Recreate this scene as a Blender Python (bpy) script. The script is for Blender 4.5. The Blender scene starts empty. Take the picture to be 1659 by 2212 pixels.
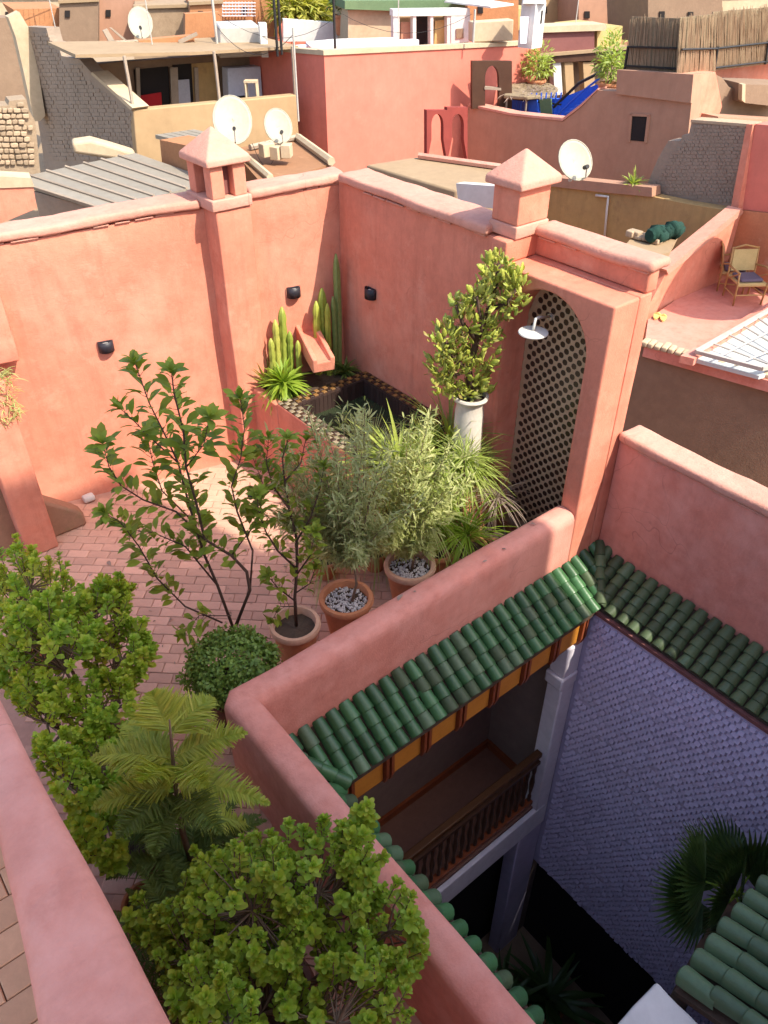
import bpy, bmesh, math, random
from mathutils import Vector, Matrix, noise, Euler
random.seed(7)
scene = bpy.context.scene
col = scene.collection
R = math.radians

# ------------------------------------------------------------------ camera
CAM_PITCH, CAM_AZ, CAM_Z, CAM_F = 37.4, 51.0, 5.0, 1690.0      # degrees, degrees from +X, metres above the terrace, focal length (1659 wide)
cam_d = bpy.data.cameras.new('camera')
cam = bpy.data.objects.new('camera', cam_d)
col.objects.link(cam)
cam.location = (0, 0, CAM_Z)
cam.rotation_euler = (R(90 - CAM_PITCH), 0, R(CAM_AZ - 90))
cam_d.sensor_fit = 'HORIZONTAL'
cam_d.sensor_width = 36.0
cam_d.lens = 36.0 * CAM_F / 1659.0
cam_d.clip_start = 0.05
cam_d.clip_end = 600
scene.camera = cam
scene.render.resolution_x, scene.render.resolution_y = 768, 1024

# ------------------------------------------------------------------ sky, sun, exposure
SUN = Vector((-0.27, 1.0, -1.2)).normalized()                   # direction the light travels
world = bpy.data.worlds.new('World')
scene.world = world
world.use_nodes = True
wn = world.node_tree
bgn = wn.nodes['Background']
sky = wn.nodes.new('ShaderNodeTexSky')
sky.sky_type = 'NISHITA'
sky.sun_disc = False
sky.sun_elevation = math.asin(-SUN.z)
sky.sun_rotation = math.atan2(-SUN.x, -SUN.y)
sky.air_density = 1.0
sky.dust_density = 2.2
sky.ozone_density = 0.6
wn.links.new(sky.outputs[0], bgn.inputs[0])
bgn.inputs[1].default_value = 0.15
sun_d = bpy.data.lights.new('sun', 'SUN')
sun_d.energy = 2.8
sun_d.angle = R(0.5)
sun_d.color = (1.0, 0.92, 0.78)
sun_o = bpy.data.objects.new('sun', sun_d)
col.objects.link(sun_o)
sun_o.location = (4, -10, 20)
sun_o.rotation_euler = SUN.to_track_quat('-Z', 'Y').to_euler()
vs = scene.view_settings
vs.view_transform = 'Standard'
vs.look = 'None'
vs.exposure = 1.40
vs.gamma = 1.0
vs.use_curve_mapping = False
scene.cycles.max_bounces = 8
scene.cycles.diffuse_bounces = 5

# ------------------------------------------------------------------ survey: sight lines from the photograph's station
_a, _p = R(CAM_AZ), R(CAM_PITCH)
FH = Vector((math.cos(_a), math.sin(_a), 0))
RT = Vector((math.sin(_a), -math.cos(_a), 0))
FW = FH * math.cos(_p) - Vector((0, 0, 1)) * math.sin(_p)
UPV = FH * math.sin(_p) + Vector((0, 0, 1)) * math.cos(_p)
C0 = Vector((0, 0, CAM_Z))
def ray(x, y): return (FW * CAM_F + RT * (x - 829.5) - UPV * (y - 1106)) / CAM_F
def on_z(x, y, z): d = ray(x, y); return C0 + d * ((z - CAM_Z) / d.z)
def on_x(x, y, v): d = ray(x, y); return C0 + d * (v / d.x)
def on_y(x, y, v): d = ray(x, y); return C0 + d * (v / d.y)
def on_d(x, y, D): d = ray(x, y); return C0 + d * (D / d.dot(FH))
def on_pl(x, y, P, n): d = ray(x, y); return C0 + d * ((P - C0).dot(n) / d.dot(n))
def azdir(deg):                                                 # horizontal direction, degrees to the right of the view
    t = R(CAM_AZ - deg); return Vector((math.cos(t), math.sin(t), 0))
def proj(P):
    d = Vector(P) - C0; z = d.dot(FW)
    return (829.5 + CAM_F * d.dot(RT) / z, 1106 - CAM_F * d.dot(UPV) / z, z)

# ------------------------------------------------------------------ materials
def _n(nt, t, **k):
    n = nt.nodes.new(t)
    for a, b in k.items(): setattr(n, a, b)
    return n
def _noise(nt, co, scale, detail=4, rough=0.6):
    n = _n(nt, 'ShaderNodeTexNoise'); n.inputs['Scale'].default_value = scale
    n.inputs['Detail'].default_value = detail; n.inputs['Roughness'].default_value = rough
    nt.links.new(co, n.inputs['Vector']); return n.outputs['Fac']
def _ramp(nt, fac, stops):
    r = _n(nt, 'ShaderNodeValToRGB'); e = r.color_ramp.elements
    while len(e) < len(stops): e.new(0.5)
    for i, (p, c) in enumerate(stops):
        e[i].position = p; e[i].color = (c[0], c[1], c[2], 1) if hasattr(c, '__len__') else (c, c, c, 1)
    nt.links.new(fac, r.inputs[0]); return r.outputs[0]
def _mix(nt, fac, a, b, mode='MIX'):
    m = _n(nt, 'ShaderNodeMix', data_type='RGBA', blend_type=mode)
    for i, v in ((0, fac), (6, a), (7, b)):
        if isinstance(v, bpy.types.NodeSocket): nt.links.new(v, m.inputs[i])
        elif hasattr(v, '__len__'): m.inputs[i].default_value = (v[0], v[1], v[2], 1)
        else: m.inputs[i].default_value = v
    return m.outputs[2]
MATS = {}
def surf(name, c1, c2=None, rough=0.9, blot=1.3, bump=0.25, grain=70, streak=0.0, stain=None, rand=0.0, metal=0.0, spec=0.3, bdist=0.006, crack=0.0, fade=None):
    """plaster, clay, stone, paint: two tones in blotches, fine grain, optional streaks, stains and per-piece variation"""
    m = bpy.data.materials.new(name); m.use_nodes = True; nt = m.node_tree
    b = nt.nodes['Principled BSDF']
    tc = _n(nt, 'ShaderNodeTexCoord').outputs['Object']
    c2 = c2 or tuple(v * 0.8 for v in c1)
    big = _noise(nt, tc, blot, 6, 0.62)
    base = _mix(nt, _ramp(nt, big, [(0.32, 0.0), (0.68, 1.0)]), c1, c2)
    med = _noise(nt, tc, blot * 7, 5, 0.7)
    base = _mix(nt, 0.35, base, _ramp(nt, med, [(0.3, tuple(v * 0.72 for v in c1)), (0.7, tuple(min(1, v * 1.18) for v in c1))]))
    if fade:
        fn_ = _noise(nt, tc, 0.55, 5, 0.55); fm = _noise(nt, tc, 4.5, 6, 0.75)
        base = _mix(nt, _ramp(nt, _mix(nt, 0.4, fn_, fm), [(0.44, 0.0), (0.62, fade[3])]), base, fade[:3])
        tm = _n(nt, 'ShaderNodeMapping'); tm.inputs['Rotation'].default_value = (0.5, 0.4, 0.6); tm.inputs['Scale'].default_value = (3, 16, 7); nt.links.new(tc, tm.inputs[0])
        base = _mix(nt, _ramp(nt, _noise(nt, tm.outputs[0], 1.0, 3, 0.6), [(0.52, 0.0), (0.72, 0.16)]), base, tuple(v * 0.62 for v in c2))
    if crack:
        vo = _n(nt, 'ShaderNodeTexVoronoi', feature='DISTANCE_TO_EDGE'); vo.inputs['Scale'].default_value = 1.1
        wv = _n(nt, 'ShaderNodeVectorMath', operation='ADD'); nz = _n(nt, 'ShaderNodeTexNoise'); nz.inputs['Scale'].default_value = 2.5; nt.links.new(tc, nz.inputs['Vector'])
        sc_ = _n(nt, 'ShaderNodeVectorMath', operation='SCALE'); sc_.inputs['Scale'].default_value = 0.7; nt.links.new(nz.outputs['Color'], sc_.inputs[0]); nt.links.new(tc, wv.inputs[0]); nt.links.new(sc_.outputs[0], wv.inputs[1]); nt.links.new(wv.outputs[0], vo.inputs['Vector'])
        ck = _ramp(nt, vo.outputs['Distance'], [(0.0, crack), (0.006, 0.0)]); gate = _ramp(nt, _noise(nt, tc, 0.9, 3), [(0.52, 0.0), (0.60, 1.0)])
        base = _mix(nt, _mix(nt, 1.0, ck, gate, 'MULTIPLY'), base, tuple(v * 0.4 for v in c2))
    if streak:
        mp = _n(nt, 'ShaderNodeMapping'); mp.inputs['Scale'].default_value = (9, 9, 0.7)
        nt.links.new(tc, mp.inputs[0])
        st = _noise(nt, mp.outputs[0], 1.0, 4, 0.6)
        base = _mix(nt, _ramp(nt, st, [(0.5, 0.0), (0.8, streak)]), base, tuple(v * 0.55 for v in c2))
    if stain:
        sn = _noise(nt, tc, 3.1, 7, 0.7)
        base = _mix(nt, _ramp(nt, sn, [(0.56, 0.0), (0.75, stain[3])]), base, stain[:3])
    if rand:
        oi = _n(nt, 'ShaderNodeObjectInfo').outputs['Random']
        base = _mix(nt, 1.0, base, _ramp(nt, oi, [(0, 1 - rand), (1, 1 + rand * 0.6)]), 'MULTIPLY')
    nt.links.new(base, b.inputs['Base Color'])
    b.inputs['Roughness'].default_value = rough
    b.inputs['Metallic'].default_value = metal
    b.inputs['Specular IOR Level'].default_value = spec
    if bump:
        g = _noise(nt, tc, grain, 3, 0.6); g2 = _noise(nt, tc, grain / 8, 4, 0.6)
        h = _mix(nt, 0.55, g, g2)
        bp = _n(nt, 'ShaderNodeBump'); bp.inputs['Strength'].default_value = bump; bp.inputs['Distance'].default_value = bdist
        nt.links.new(h, bp.inputs['Height']); nt.links.new(bp.outputs[0], b.inputs['Normal'])
    MATS[name] = m; return m
def leafmat(name, cols, rough=0.45, trans=0.3, spec=0.4, island=True):
    m = bpy.data.materials.new(name); m.use_nodes = True; nt = m.node_tree
    b = nt.nodes['Principled BSDF']; out = nt.nodes['Material Output']
    if island:
        rnd = _n(nt, 'ShaderNodeNewGeometry').outputs['Random Per Island']
        oi = _n(nt, 'ShaderNodeObjectInfo').outputs['Random']
        ad = _n(nt, 'ShaderNodeMath', operation='ADD'); nt.links.new(rnd, ad.inputs[0]); nt.links.new(oi, ad.inputs[1])
        fr = _n(nt, 'ShaderNodeMath', operation='FRACT'); nt.links.new(ad.outputs[0], fr.inputs[0]); f = fr.outputs[0]
    else:
        f = _noise(nt, _n(nt, 'ShaderNodeTexCoord').outputs['Object'], 14, 4)
    k = len(cols)
    base = _ramp(nt, f, [(i / (k - 1), c) for i, c in enumerate(cols)])
    tc = _n(nt, 'ShaderNodeTexCoord').outputs['Object']
    base = _mix(nt, 0.3, base, _ramp(nt, _noise(nt, tc, 25, 3), [(0.3, tuple(v * 0.6 for v in cols[0])), (0.7, cols[-1])]))
    nt.links.new(base, b.inputs['Base Color'])
    b.inputs['Roughness'].default_value = rough; b.inputs['Specular IOR Level'].default_value = spec
    t = _n(nt, 'ShaderNodeBsdfTranslucent'); nt.links.new(_mix(nt, 1.0, base, (1.5, 1.6, 0.7), 'MULTIPLY'), t.inputs['Color'])
    ms = _n(nt, 'ShaderNodeMixShader'); ms.inputs[0].default_value = trans
    nt.links.new(b.outputs[0], ms.inputs[1]); nt.links.new(t.outputs[0], ms.inputs[2]); nt.links.new(ms.outputs[0], out.inputs[0])
    MATS[name] = m; return m

surf('pink_plaster', (0.66, 0.238, 0.152), (0.55, 0.18, 0.112), blot=1.0, bump=0.6, streak=0.34, stain=(0.74, 0.36, 0.25, 0.6), crack=0.45, fade=(0.73, 0.34, 0.235, 0.65), bdist=0.010)
surf('rose_plaster', (0.66, 0.25, 0.18), (0.55, 0.19, 0.135), blot=1.3, bump=0.6, streak=0.2, stain=(0.70, 0.34, 0.27, 0.6), crack=0.4, fade=(0.70, 0.35, 0.28, 0.6), bdist=0.010)
surf('coping_plaster', (0.60, 0.285, 0.21), (0.48, 0.21, 0.15), blot=2.2, bump=0.7, grain=40, stain=(0.42, 0.26, 0.18, 0.7), crack=0.5, fade=(0.66, 0.38, 0.29, 0.6), bdist=0.012)
surf('red_plaster', (0.65, 0.195, 0.14), (0.55, 0.145, 0.10), blot=0.5, bump=0.2, streak=0.14, stain=(0.66, 0.26, 0.18, 0.4))
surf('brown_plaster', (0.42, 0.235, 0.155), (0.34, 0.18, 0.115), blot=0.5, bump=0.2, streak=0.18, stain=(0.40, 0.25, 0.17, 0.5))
surf('tan_plaster', (0.40, 0.27, 0.145), (0.35, 0.23, 0.12), blot=0.6, bump=0.2, streak=0.1)
surf('ochre_plaster', (0.46, 0.30, 0.12), (0.33, 0.21, 0.10), blot=1.0, bump=0.3, streak=0.35, stain=(0.22, 0.13, 0.07, 0.7))
surf('mud_plaster', (0.26, 0.175, 0.115), (0.20, 0.13, 0.085), blot=0.8, bump=0.4, grain=30, stain=(0.30, 0.21, 0.14, 0.6), bdist=0.02)
surf('grey_block', (0.32, 0.245, 0.185), (0.25, 0.19, 0.14), blot=1.5, bump=0.5, grain=25, stain=(0.31, 0.25, 0.2, 0.6), bdist=0.02)
surf('rubble', (0.40, 0.30, 0.20), (0.31, 0.22, 0.14), blot=3, bump=0.7, grain=20, rand=0.25, bdist=0.02)
surf('cream', (0.50, 0.40, 0.27), (0.42, 0.32, 0.20), blot=1.6, bump=0.4, stain=(0.42, 0.31, 0.2, 0.5))
surf('white_paint', (0.62, 0.60, 0.56), (0.52, 0.50, 0.46), blot=1.2, bump=0.15, stain=(0.55, 0.48, 0.4, 0.4))
surf('white_wash', (0.72, 0.69, 0.74), (0.64, 0.60, 0.67), blot=1.2, bump=0.25)
surf('lavender_wash', (0.55, 0.49, 0.64), (0.47, 0.41, 0.57), blot=0.8, bump=0.2)
surf('brick_orange', (0.42, 0.19, 0.085), (0.35, 0.15, 0.065), blot=2.0, bump=0.4, grain=25, bdist=0.02)
surf('roof_tan', (0.33, 0.235, 0.14), (0.27, 0.185, 0.105), blot=0.9, bump=0.4, stain=(0.30, 0.2, 0.12, 0.6))
surf('roof_brown', (0.30, 0.155, 0.08), (0.25, 0.125, 0.063), blot=0.8, bump=0.3, stain=(0.46, 0.28, 0.16, 0.5))
surf('metal_sheet', (0.30, 0.265, 0.21), (0.25, 0.22, 0.175), blot=1.2, bump=0.15, rough=0.6, metal=0.15, rand=0.12, stain=(0.30, 0.24, 0.17, 0.5))
surf('paver', (0.70, 0.42, 0.30), (0.56, 0.31, 0.215), blot=2.2, bump=0.5, grain=50, rand=0.24, stain=(0.36, 0.22, 0.16, 0.55))
surf('paver_bed', (0.50, 0.29, 0.21), (0.42, 0.23, 0.165), blot=3, bump=0.4)
surf('plank_floor', (0.60, 0.34, 0.20), (0.50, 0.27, 0.155), blot=3, bump=0.3, rand=0.15)
surf('grey_glaze', (0.095, 0.155, 0.075), (0.065, 0.115, 0.06), blot=5, rough=0.45, bump=0.4, grain=40, rand=0.3, spec=0.4, stain=(0.20, 0.17, 0.12, 0.75), bdist=0.01)
surf('green_glaze', (0.052, 0.145, 0.05), (0.034, 0.10, 0.04), blot=5, rough=0.38, bump=0.3, grain=40, rand=0.35, spec=0.45, stain=(0.20, 0.16, 0.11, 0.75), bdist=0.01)
surf('olive_glaze', (0.085, 0.125, 0.055), (0.055, 0.09, 0.045), blot=6, rough=0.55, bump=0.4, grain=40, rand=0.35, spec=0.35, stain=(0.16, 0.12, 0.075, 0.8), bdist=0.01)
surf('wood_ochre', (0.52, 0.215, 0.03), (0.42, 0.155, 0.02), blot=4, rough=0.55, bump=0.2)
surf('wood_red', (0.23, 0.06, 0.02), (0.17, 0.04, 0.015), blot=4, rough=0.5, bump=0.2)
surf('wood_dark', (0.075, 0.035, 0.02), (0.05, 0.022, 0.013), blot=4, rough=0.5, bump=0.2)
surf('wood_grey', (0.36, 0.29, 0.22), (0.27, 0.21, 0.16), blot=5, bump=0.5, grain=30, rand=0.2)
surf('terracotta', (0.52, 0.225, 0.11), (0.44, 0.175, 0.085), blot=4, bump=0.3, stain=(0.60, 0.40, 0.28, 0.6))
surf('terracotta_pale', (0.60, 0.38, 0.26), (0.52, 0.30, 0.2), blot=4, bump=0.3, stain=(0.62, 0.48, 0.37, 0.6))
surf('brown_pot', (0.16, 0.065, 0.04), (0.12, 0.045, 0.03), blot=4, rough=0.5, bump=0.2)
surf('white_pot', (0.60, 0.55, 0.48), (0.50, 0.45, 0.38), blot=4, bump=0.3, stain=(0.50, 0.42, 0.33, 0.5))
surf('pebble', (0.66, 0.63, 0.62), (0.54, 0.51, 0.50), blot=9, bump=0.3)
surf('soil', (0.085, 0.058, 0.04), (0.06, 0.04, 0.028), blot=6, bump=0.8, grain=30, bdist=0.02)
surf('bark', (0.20, 0.135, 0.09), (0.14, 0.09, 0.06), blot=8, bump=0.6, grain=30)
surf('bark_dark', (0.085, 0.05, 0.036), (0.06, 0.035, 0.025), blot=8, bump=0.5, grain=30)
surf('tile_dark', (0.035, 0.018, 0.013), (0.05, 0.024, 0.016), rough=0.3, bump=0.05, rand=0.3, spec=0.5)
surf('rim_pale', (0.30, 0.25, 0.165), (0.21, 0.165, 0.10), rough=0.4, blot=3, bump=0.1, rand=0.25)
surf('tile_light', (0.52, 0.37, 0.25), (0.43, 0.28, 0.17), rough=0.4, blot=2.5, bump=0.1, rand=0.12, stain=(0.42, 0.23, 0.09, 0.8))
surf('tile_ochre', (0.24, 0.125, 0.04), (0.17, 0.085, 0.03), rough=0.35, blot=5, bump=0.1, rand=0.3)
surf('pool_tile', (0.05, 0.032, 0.028), (0.035, 0.022, 0.02), rough=0.35, blot=6, bump=0.1, rand=0.3, stain=(0.25, 0.13, 0.05, 0.5))
surf('black_metal', (0.018, 0.017, 0.018), (0.025, 0.023, 0.022), rough=0.5, bump=0.1)
surf('lamp_metal', (0.030, 0.028, 0.036), (0.022, 0.02, 0.026), rough=0.45, bump=0.1)
surf('chrome', (0.72, 0.69, 0.64), (0.66, 0.62, 0.57), rough=0.25, metal=0.6, bump=0.0, spec=0.5)
surf('galv', (0.50, 0.47, 0.42), (0.42, 0.39, 0.34), rough=0.55, metal=0.2, bump=0.1, stain=(0.34, 0.24, 0.15, 0.5))
surf('dish_white', (0.40, 0.375, 0.29), (0.35, 0.32, 0.24), rough=0.6, blot=1.5, bump=0.05, stain=(0.60, 0.52, 0.40, 0.4))
surf('reed', (0.42, 0.30, 0.19), (0.27, 0.18, 0.11), blot=6, bump=0.5, rand=0.25)
surf('thatch', (0.27, 0.21, 0.13), (0.19, 0.145, 0.09), blot=7, bump=0.8, grain=25, bdist=0.03)
surf('rattan', (0.52, 0.31, 0.12), (0.42, 0.23, 0.08), blot=9, rough=0.6, bump=0.3)
surf('rattan_weave', (0.60, 0.46, 0.20), (0.50, 0.37, 0.15), blot=9, rough=0.7, bump=0.8, grain=90)
surf('cushion', (0.16, 0.12, 0.16), (0.12, 0.09, 0.12), blot=5, bump=0.3)
surf('blue_paint', (0.03, 0.13, 0.62), (0.02, 0.08, 0.48), blot=3, rough=0.5, bump=0.2)
surf('blue_pale', (0.20, 0.33, 0.60), (0.14, 0.25, 0.5), blot=3, rough=0.5, bump=0.2)
surf('yellow_paint', (0.46, 0.35, 0.15), (0.4, 0.29, 0.11), blot=3, bump=0.2)
surf('red_cloth', (0.42, 0.02, 0.025), (0.3, 0.015, 0.02), blot=4, bump=0.2)
surf('grey_cloth', (0.42, 0.42, 0.46), (0.33, 0.33, 0.37), blot=4, bump=0.2)
surf('panel_blue', (0.50, 0.53, 0.60), (0.43, 0.46, 0.54), blot=2, rough=0.5, bump=0.1)
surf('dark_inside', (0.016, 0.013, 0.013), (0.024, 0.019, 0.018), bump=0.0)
surf('wine_plaster', (0.21, 0.085, 0.075), (0.17, 0.065, 0.06), blot=1, bump=0.2)
surf('green_paint', (0.13, 0.20, 0.10), (0.10, 0.155, 0.08), blot=3, bump=0.3)
surf('green_net', (0.012, 0.05, 0.035), (0.008, 0.025, 0.02), blot=9, bump=0.8, grain=30)
surf('green_patch_plaster', (0.33, 0.185, 0.12), (0.26, 0.15, 0.09), blot=3, bump=0.4, stain=(0.12, 0.17, 0.05, 0.6))  # brown plaster with scattered green patches
surf('street', (0.20, 0.15, 0.11), (0.16, 0.12, 0.09), blot=0.4, bump=0.3)
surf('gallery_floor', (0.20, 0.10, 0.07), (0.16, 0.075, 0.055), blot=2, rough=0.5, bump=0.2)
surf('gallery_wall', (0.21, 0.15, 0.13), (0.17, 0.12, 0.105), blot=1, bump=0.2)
surf('sandal', (0.70, 0.47, 0.16), (0.62, 0.38, 0.12), bump=0.1)
leafmat('jade_leaf', [(0.26, 0.37, 0.035), (0.36, 0.47, 0.05), (0.50, 0.58, 0.09), (0.19, 0.33, 0.045), (0.46, 0.46, 0.07), (0.22, 0.30, 0.03)], 0.42, 0.38, 0.25)
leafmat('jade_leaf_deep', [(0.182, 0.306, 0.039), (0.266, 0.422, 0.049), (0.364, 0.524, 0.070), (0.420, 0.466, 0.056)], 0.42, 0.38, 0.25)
leafmat('dark_leaf', [(0.128, 0.187, 0.024), (0.195, 0.273, 0.030), (0.285, 0.359, 0.045), (0.180, 0.211, 0.027)], 0.45, 0.3, 0.2)
leafmat('ground_leaf', [(0.102, 0.177, 0.034), (0.153, 0.248, 0.043), (0.204, 0.301, 0.051)], 0.5, 0.25)
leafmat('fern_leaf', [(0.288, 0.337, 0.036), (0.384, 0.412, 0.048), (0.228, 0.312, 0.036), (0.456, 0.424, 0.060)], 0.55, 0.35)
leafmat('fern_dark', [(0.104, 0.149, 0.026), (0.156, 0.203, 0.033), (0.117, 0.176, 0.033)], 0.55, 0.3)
leafmat('olive_leaf', [(0.27, 0.30, 0.12), (0.38, 0.40, 0.18), (0.20, 0.26, 0.07), (0.44, 0.44, 0.22)], 0.6, 0.3)
leafmat('yucca_leaf', [(0.27, 0.36, 0.06), (0.36, 0.44, 0.09), (0.22, 0.31, 0.05), (0.42, 0.45, 0.14)], 0.5, 0.35)
leafmat('palm_dry', [(0.30, 0.22, 0.17), (0.42, 0.33, 0.28), (0.22, 0.16, 0.13)], 0.7, 0.2)
leafmat('pale_leaf', [(0.38, 0.41, 0.15), (0.50, 0.50, 0.22), (0.28, 0.34, 0.09)], 0.6, 0.3)
leafmat('cactus_skin', [(0.30, 0.36, 0.045), (0.42, 0.46, 0.07), (0.20, 0.28, 0.035), (0.48, 0.47, 0.10)], 0.5, 0.08)
leafmat('cactus_green', [(0.13, 0.19, 0.05), (0.20, 0.26, 0.075), (0.27, 0.31, 0.10)], 0.55, 0.05)
leafmat('lime_leaf', [(0.22, 0.34, 0.03), (0.32, 0.44, 0.05), (0.18, 0.28, 0.03)], 0.5, 0.35)
leafmat('palm_leaf', [(0.036, 0.074, 0.018), (0.052, 0.101, 0.023), (0.072, 0.115, 0.026)], 0.4, 0.25)
leafmat('gold_leaf', [(0.36, 0.33, 0.05), (0.44, 0.40, 0.08), (0.25, 0.29, 0.04)], 0.6, 0.3)
wm = bpy.data.materials.new('pool_water'); wm.use_nodes = True; nt = wm.node_tree
b = nt.nodes['Principled BSDF']; b.inputs['Base Color'].default_value = (0.03, 0.04, 0.02, 1); b.inputs['Roughness'].default_value = 0.06
bp = _n(nt, 'ShaderNodeBump'); bp.inputs['Strength'].default_value = 0.12; bp.inputs['Distance'].default_value = 0.02
nt.links.new(_noise(nt, _n(nt, 'ShaderNodeTexCoord').outputs['Object'], 7, 2), bp.inputs['Height']); nt.links.new(bp.outputs[0], b.inputs['Normal'])
MATS['pool_water'] = wm
gm = bpy.data.materials.new('glass_white'); gm.use_nodes = True
b = gm.node_tree.nodes['Principled BSDF']; b.inputs['Base Color'].default_value = (0.50, 0.54, 0.52, 1); b.inputs['Roughness'].default_value = 0.25
MATS['glass_white'] = gm

# ------------------------------------------------------------------ builders
ORG = {}
def tag(o, label=None, cat=None, group=None, kind=None):
    if label: o['label'] = label
    if cat: o['category'] = cat
    if group: o['group'] = group
    if kind: o['kind'] = kind
    return o
def thing(name, loc, label, cat, group=None):
    o = bpy.data.objects.new(name, None); col.objects.link(o)
    o.location = loc; o.empty_display_size = 0.1; ORG[o] = Vector(loc)
    return tag(o, label, cat, group)
class MB:
    def __init__(s): s.v = []; s.f = []
    def add(s, vs_, fs):
        k = len(s.v); s.v += [Vector(p) for p in vs_]; s.f += [tuple(i + k for i in q) for q in fs]; return s
    def box(s, c, size, rz=0, M=None):
        x, y, z = (v / 2 for v in size)
        pts = [Vector((a * x, b_ * y, c_ * z)) for c_ in (-1, 1) for b_ in (-1, 1) for a in (-1, 1)]
        m = M or Matrix.Rotation(rz, 3, 'Z')
        return s.add([m @ p + Vector(c) for p in pts], [(0, 2, 3, 1), (4, 5, 7, 6), (0, 1, 5, 4), (2, 6, 7, 3), (0, 4, 6, 2), (1, 3, 7, 5)])
    def mm(s, a, b_):
        a, b_ = Vector(a), Vector(b_); return s.box((a + b_) / 2, [abs(b_[i] - a[i]) for i in range(3)])
    def prism(s, poly, ext):
        n = len(poly); e = Vector(ext); P = [Vector(p) for p in poly]
        nrm = Vector((0, 0, 0))
        for i in range(n): nrm += (P[i] - P[0]).cross(P[(i + 1) % n] - P[0])
        if nrm.dot(e) > 0: P.reverse()
        return s.add(P + [p + e for p in P], [tuple(range(n)), tuple(range(2 * n - 1, n - 1, -1))] +
                     [(i, i + n, (i + 1) % n + n, (i + 1) % n) for i in range(n)])
    def tube(s, pts, rad, n=6, cap=True):
        P = [Vector(p) for p in pts]; rad = rad if hasattr(rad, '__len__') else [rad] * len(P)
        k = len(s.v); up = None
        for i, p in enumerate(P):
            d = (P[min(i + 1, len(P) - 1)] - P[max(i - 1, 0)]).normalized()
            if up is None: up = d.orthogonal().normalized()
            up = (up - d * up.dot(d)).normalized(); sd = d.cross(up)
            for j in range(n):
                a = 2 * math.pi * j / n; s.v.append(p + (up * math.cos(a) + sd * math.sin(a)) * rad[i])
        for i in range(len(P) - 1):
            for j in range(n):
                a, b_ = k + i * n + j, k + i * n + (j + 1) % n; s.f.append((a, b_, b_ + n, a + n))
        if cap:
            s.f.append(tuple(k + j for j in reversed(range(n)))); m = k + (len(P) - 1) * n; s.f.append(tuple(m + j for j in range(n)))
        return s
    def lathe(s, prof, c, n=24, wob=0.0):
        k = len(s.v); c = Vector(c)
        for i, (r, z) in enumerate(prof):
            for j in range(n):
                a = 2 * math.pi * j / n; q = r * (1 + wob * noise.noise(Vector((math.cos(a) * 2, math.sin(a) * 2, z * 4 + i))))
                s.v.append(c + Vector((q * math.cos(a), q * math.sin(a), z)))
        for i in range(len(prof) - 1):
            for j in range(n):
                a, b_ = k + i * n + j, k + i * n + (j + 1) % n; s.f.append((a, b_, b_ + n, a + n))
        return s
    def sweep(s, path, prof, closed_prof=True, wob=0.0, step=0.12):
        """profile (u to the left of the path, z) along a level path with mitred corners"""
        P = [Vector(p) for p in path]; rows = []
        n = len(P); frames = []
        for i in range(n):
            d0 = (P[i] - P[i - 1]).normalized() if i else None
            d1 = (P[i + 1] - P[i]).normalized() if i < n - 1 else None
            d = ((d0 or d1) + (d1 or d0)).normalized(); nn = Vector((-d.y, d.x, 0))
            q = d0 or d1; k = 1.0 / max(0.3, nn.dot(Vector((-q.y, q.x, 0)))); frames.append((P[i], nn * k))
        pts = []
        for i in range(n - 1):
            L = (P[i + 1] - P[i]).length; m = max(1, int(L / step))
            for j in range(m + (1 if i == n - 2 else 0)):
                t = j / m; pts.append((frames[i][0].lerp(frames[i + 1][0], t), frames[i][1].lerp(frames[i + 1][1], t)))
        k = len(s.v); m = len(prof)
        for p, nn in pts:
            for (u_, z) in prof:
                v = p + nn * u_ + Vector((0, 0, z))
                if wob: v += Vector((noise.noise(v * 1.7 + Vector((3, 1, 8))), noise.noise(v * 1.7 + Vector((9, 5, 2))), noise.noise(v * 1.9))) * wob
                s.v.append(v)
        for i in range(len(pts) - 1):
            for j in range(m if closed_prof else m - 1):
                a, b_ = k + i * m + j, k + i * m + (j + 1) % m; s.f.append((a, a + m, b_ + m, b_))
        if closed_prof:
            s.f.append(tuple(k + j for j in range(m))); q = k + (len(pts) - 1) * m; s.f.append(tuple(q + j for j in reversed(range(m))))
        return s
    def inst(s, tmpl, M):
        return s.add([M @ p for p in tmpl[0]], tmpl[1])
    def mesh(s, name, mat, org=Vector((0, 0, 0)), smooth=False, fix=False):
        me = bpy.data.meshes.new(name)
        me.from_pydata([tuple(p - org) for p in s.v], [], s.f)
        if fix:
            bm = bmesh.new(); bm.from_mesh(me); bmesh.ops.recalc_face_normals(bm, faces=bm.faces); bm.to_mesh(me); bm.free()
        if mat: me.materials.append(MATS[mat] if isinstance(mat, str) else mat)
        if smooth is True: me.polygons.foreach_set('use_smooth', [True] * len(me.polygons))
        me.update()
        if smooth == 'auto': me.shade_smooth() if hasattr(me, 'shade_smooth') else None; me.set_sharp_from_angle(angle=R(40))
        return me
    def build(s, name, mat, parent=None, smooth=False, bevel=0, seg=2, fix=True, org=None):
        o_ = org if org is not None else (ORG[parent] if parent else Vector((0, 0, 0)))
        me = s.mesh(name, mat, o_, smooth, fix)
        o = bpy.data.objects.new(name, me); col.objects.link(o); ORG[o] = o_
        if parent: o.parent = parent
        else: o.location = o_
        if bevel:
            md = o.modifiers.new('bevel', 'BEVEL'); md.width = bevel; md.segments = seg; md.limit_method = 'ANGLE'; md.angle_limit = R(40)
            md.use_clamp_overlap = True
            me.polygons.foreach_set('use_smooth', [True] * len(me.polygons)); me.set_sharp_from_angle(angle=R(60))
        return o
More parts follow.
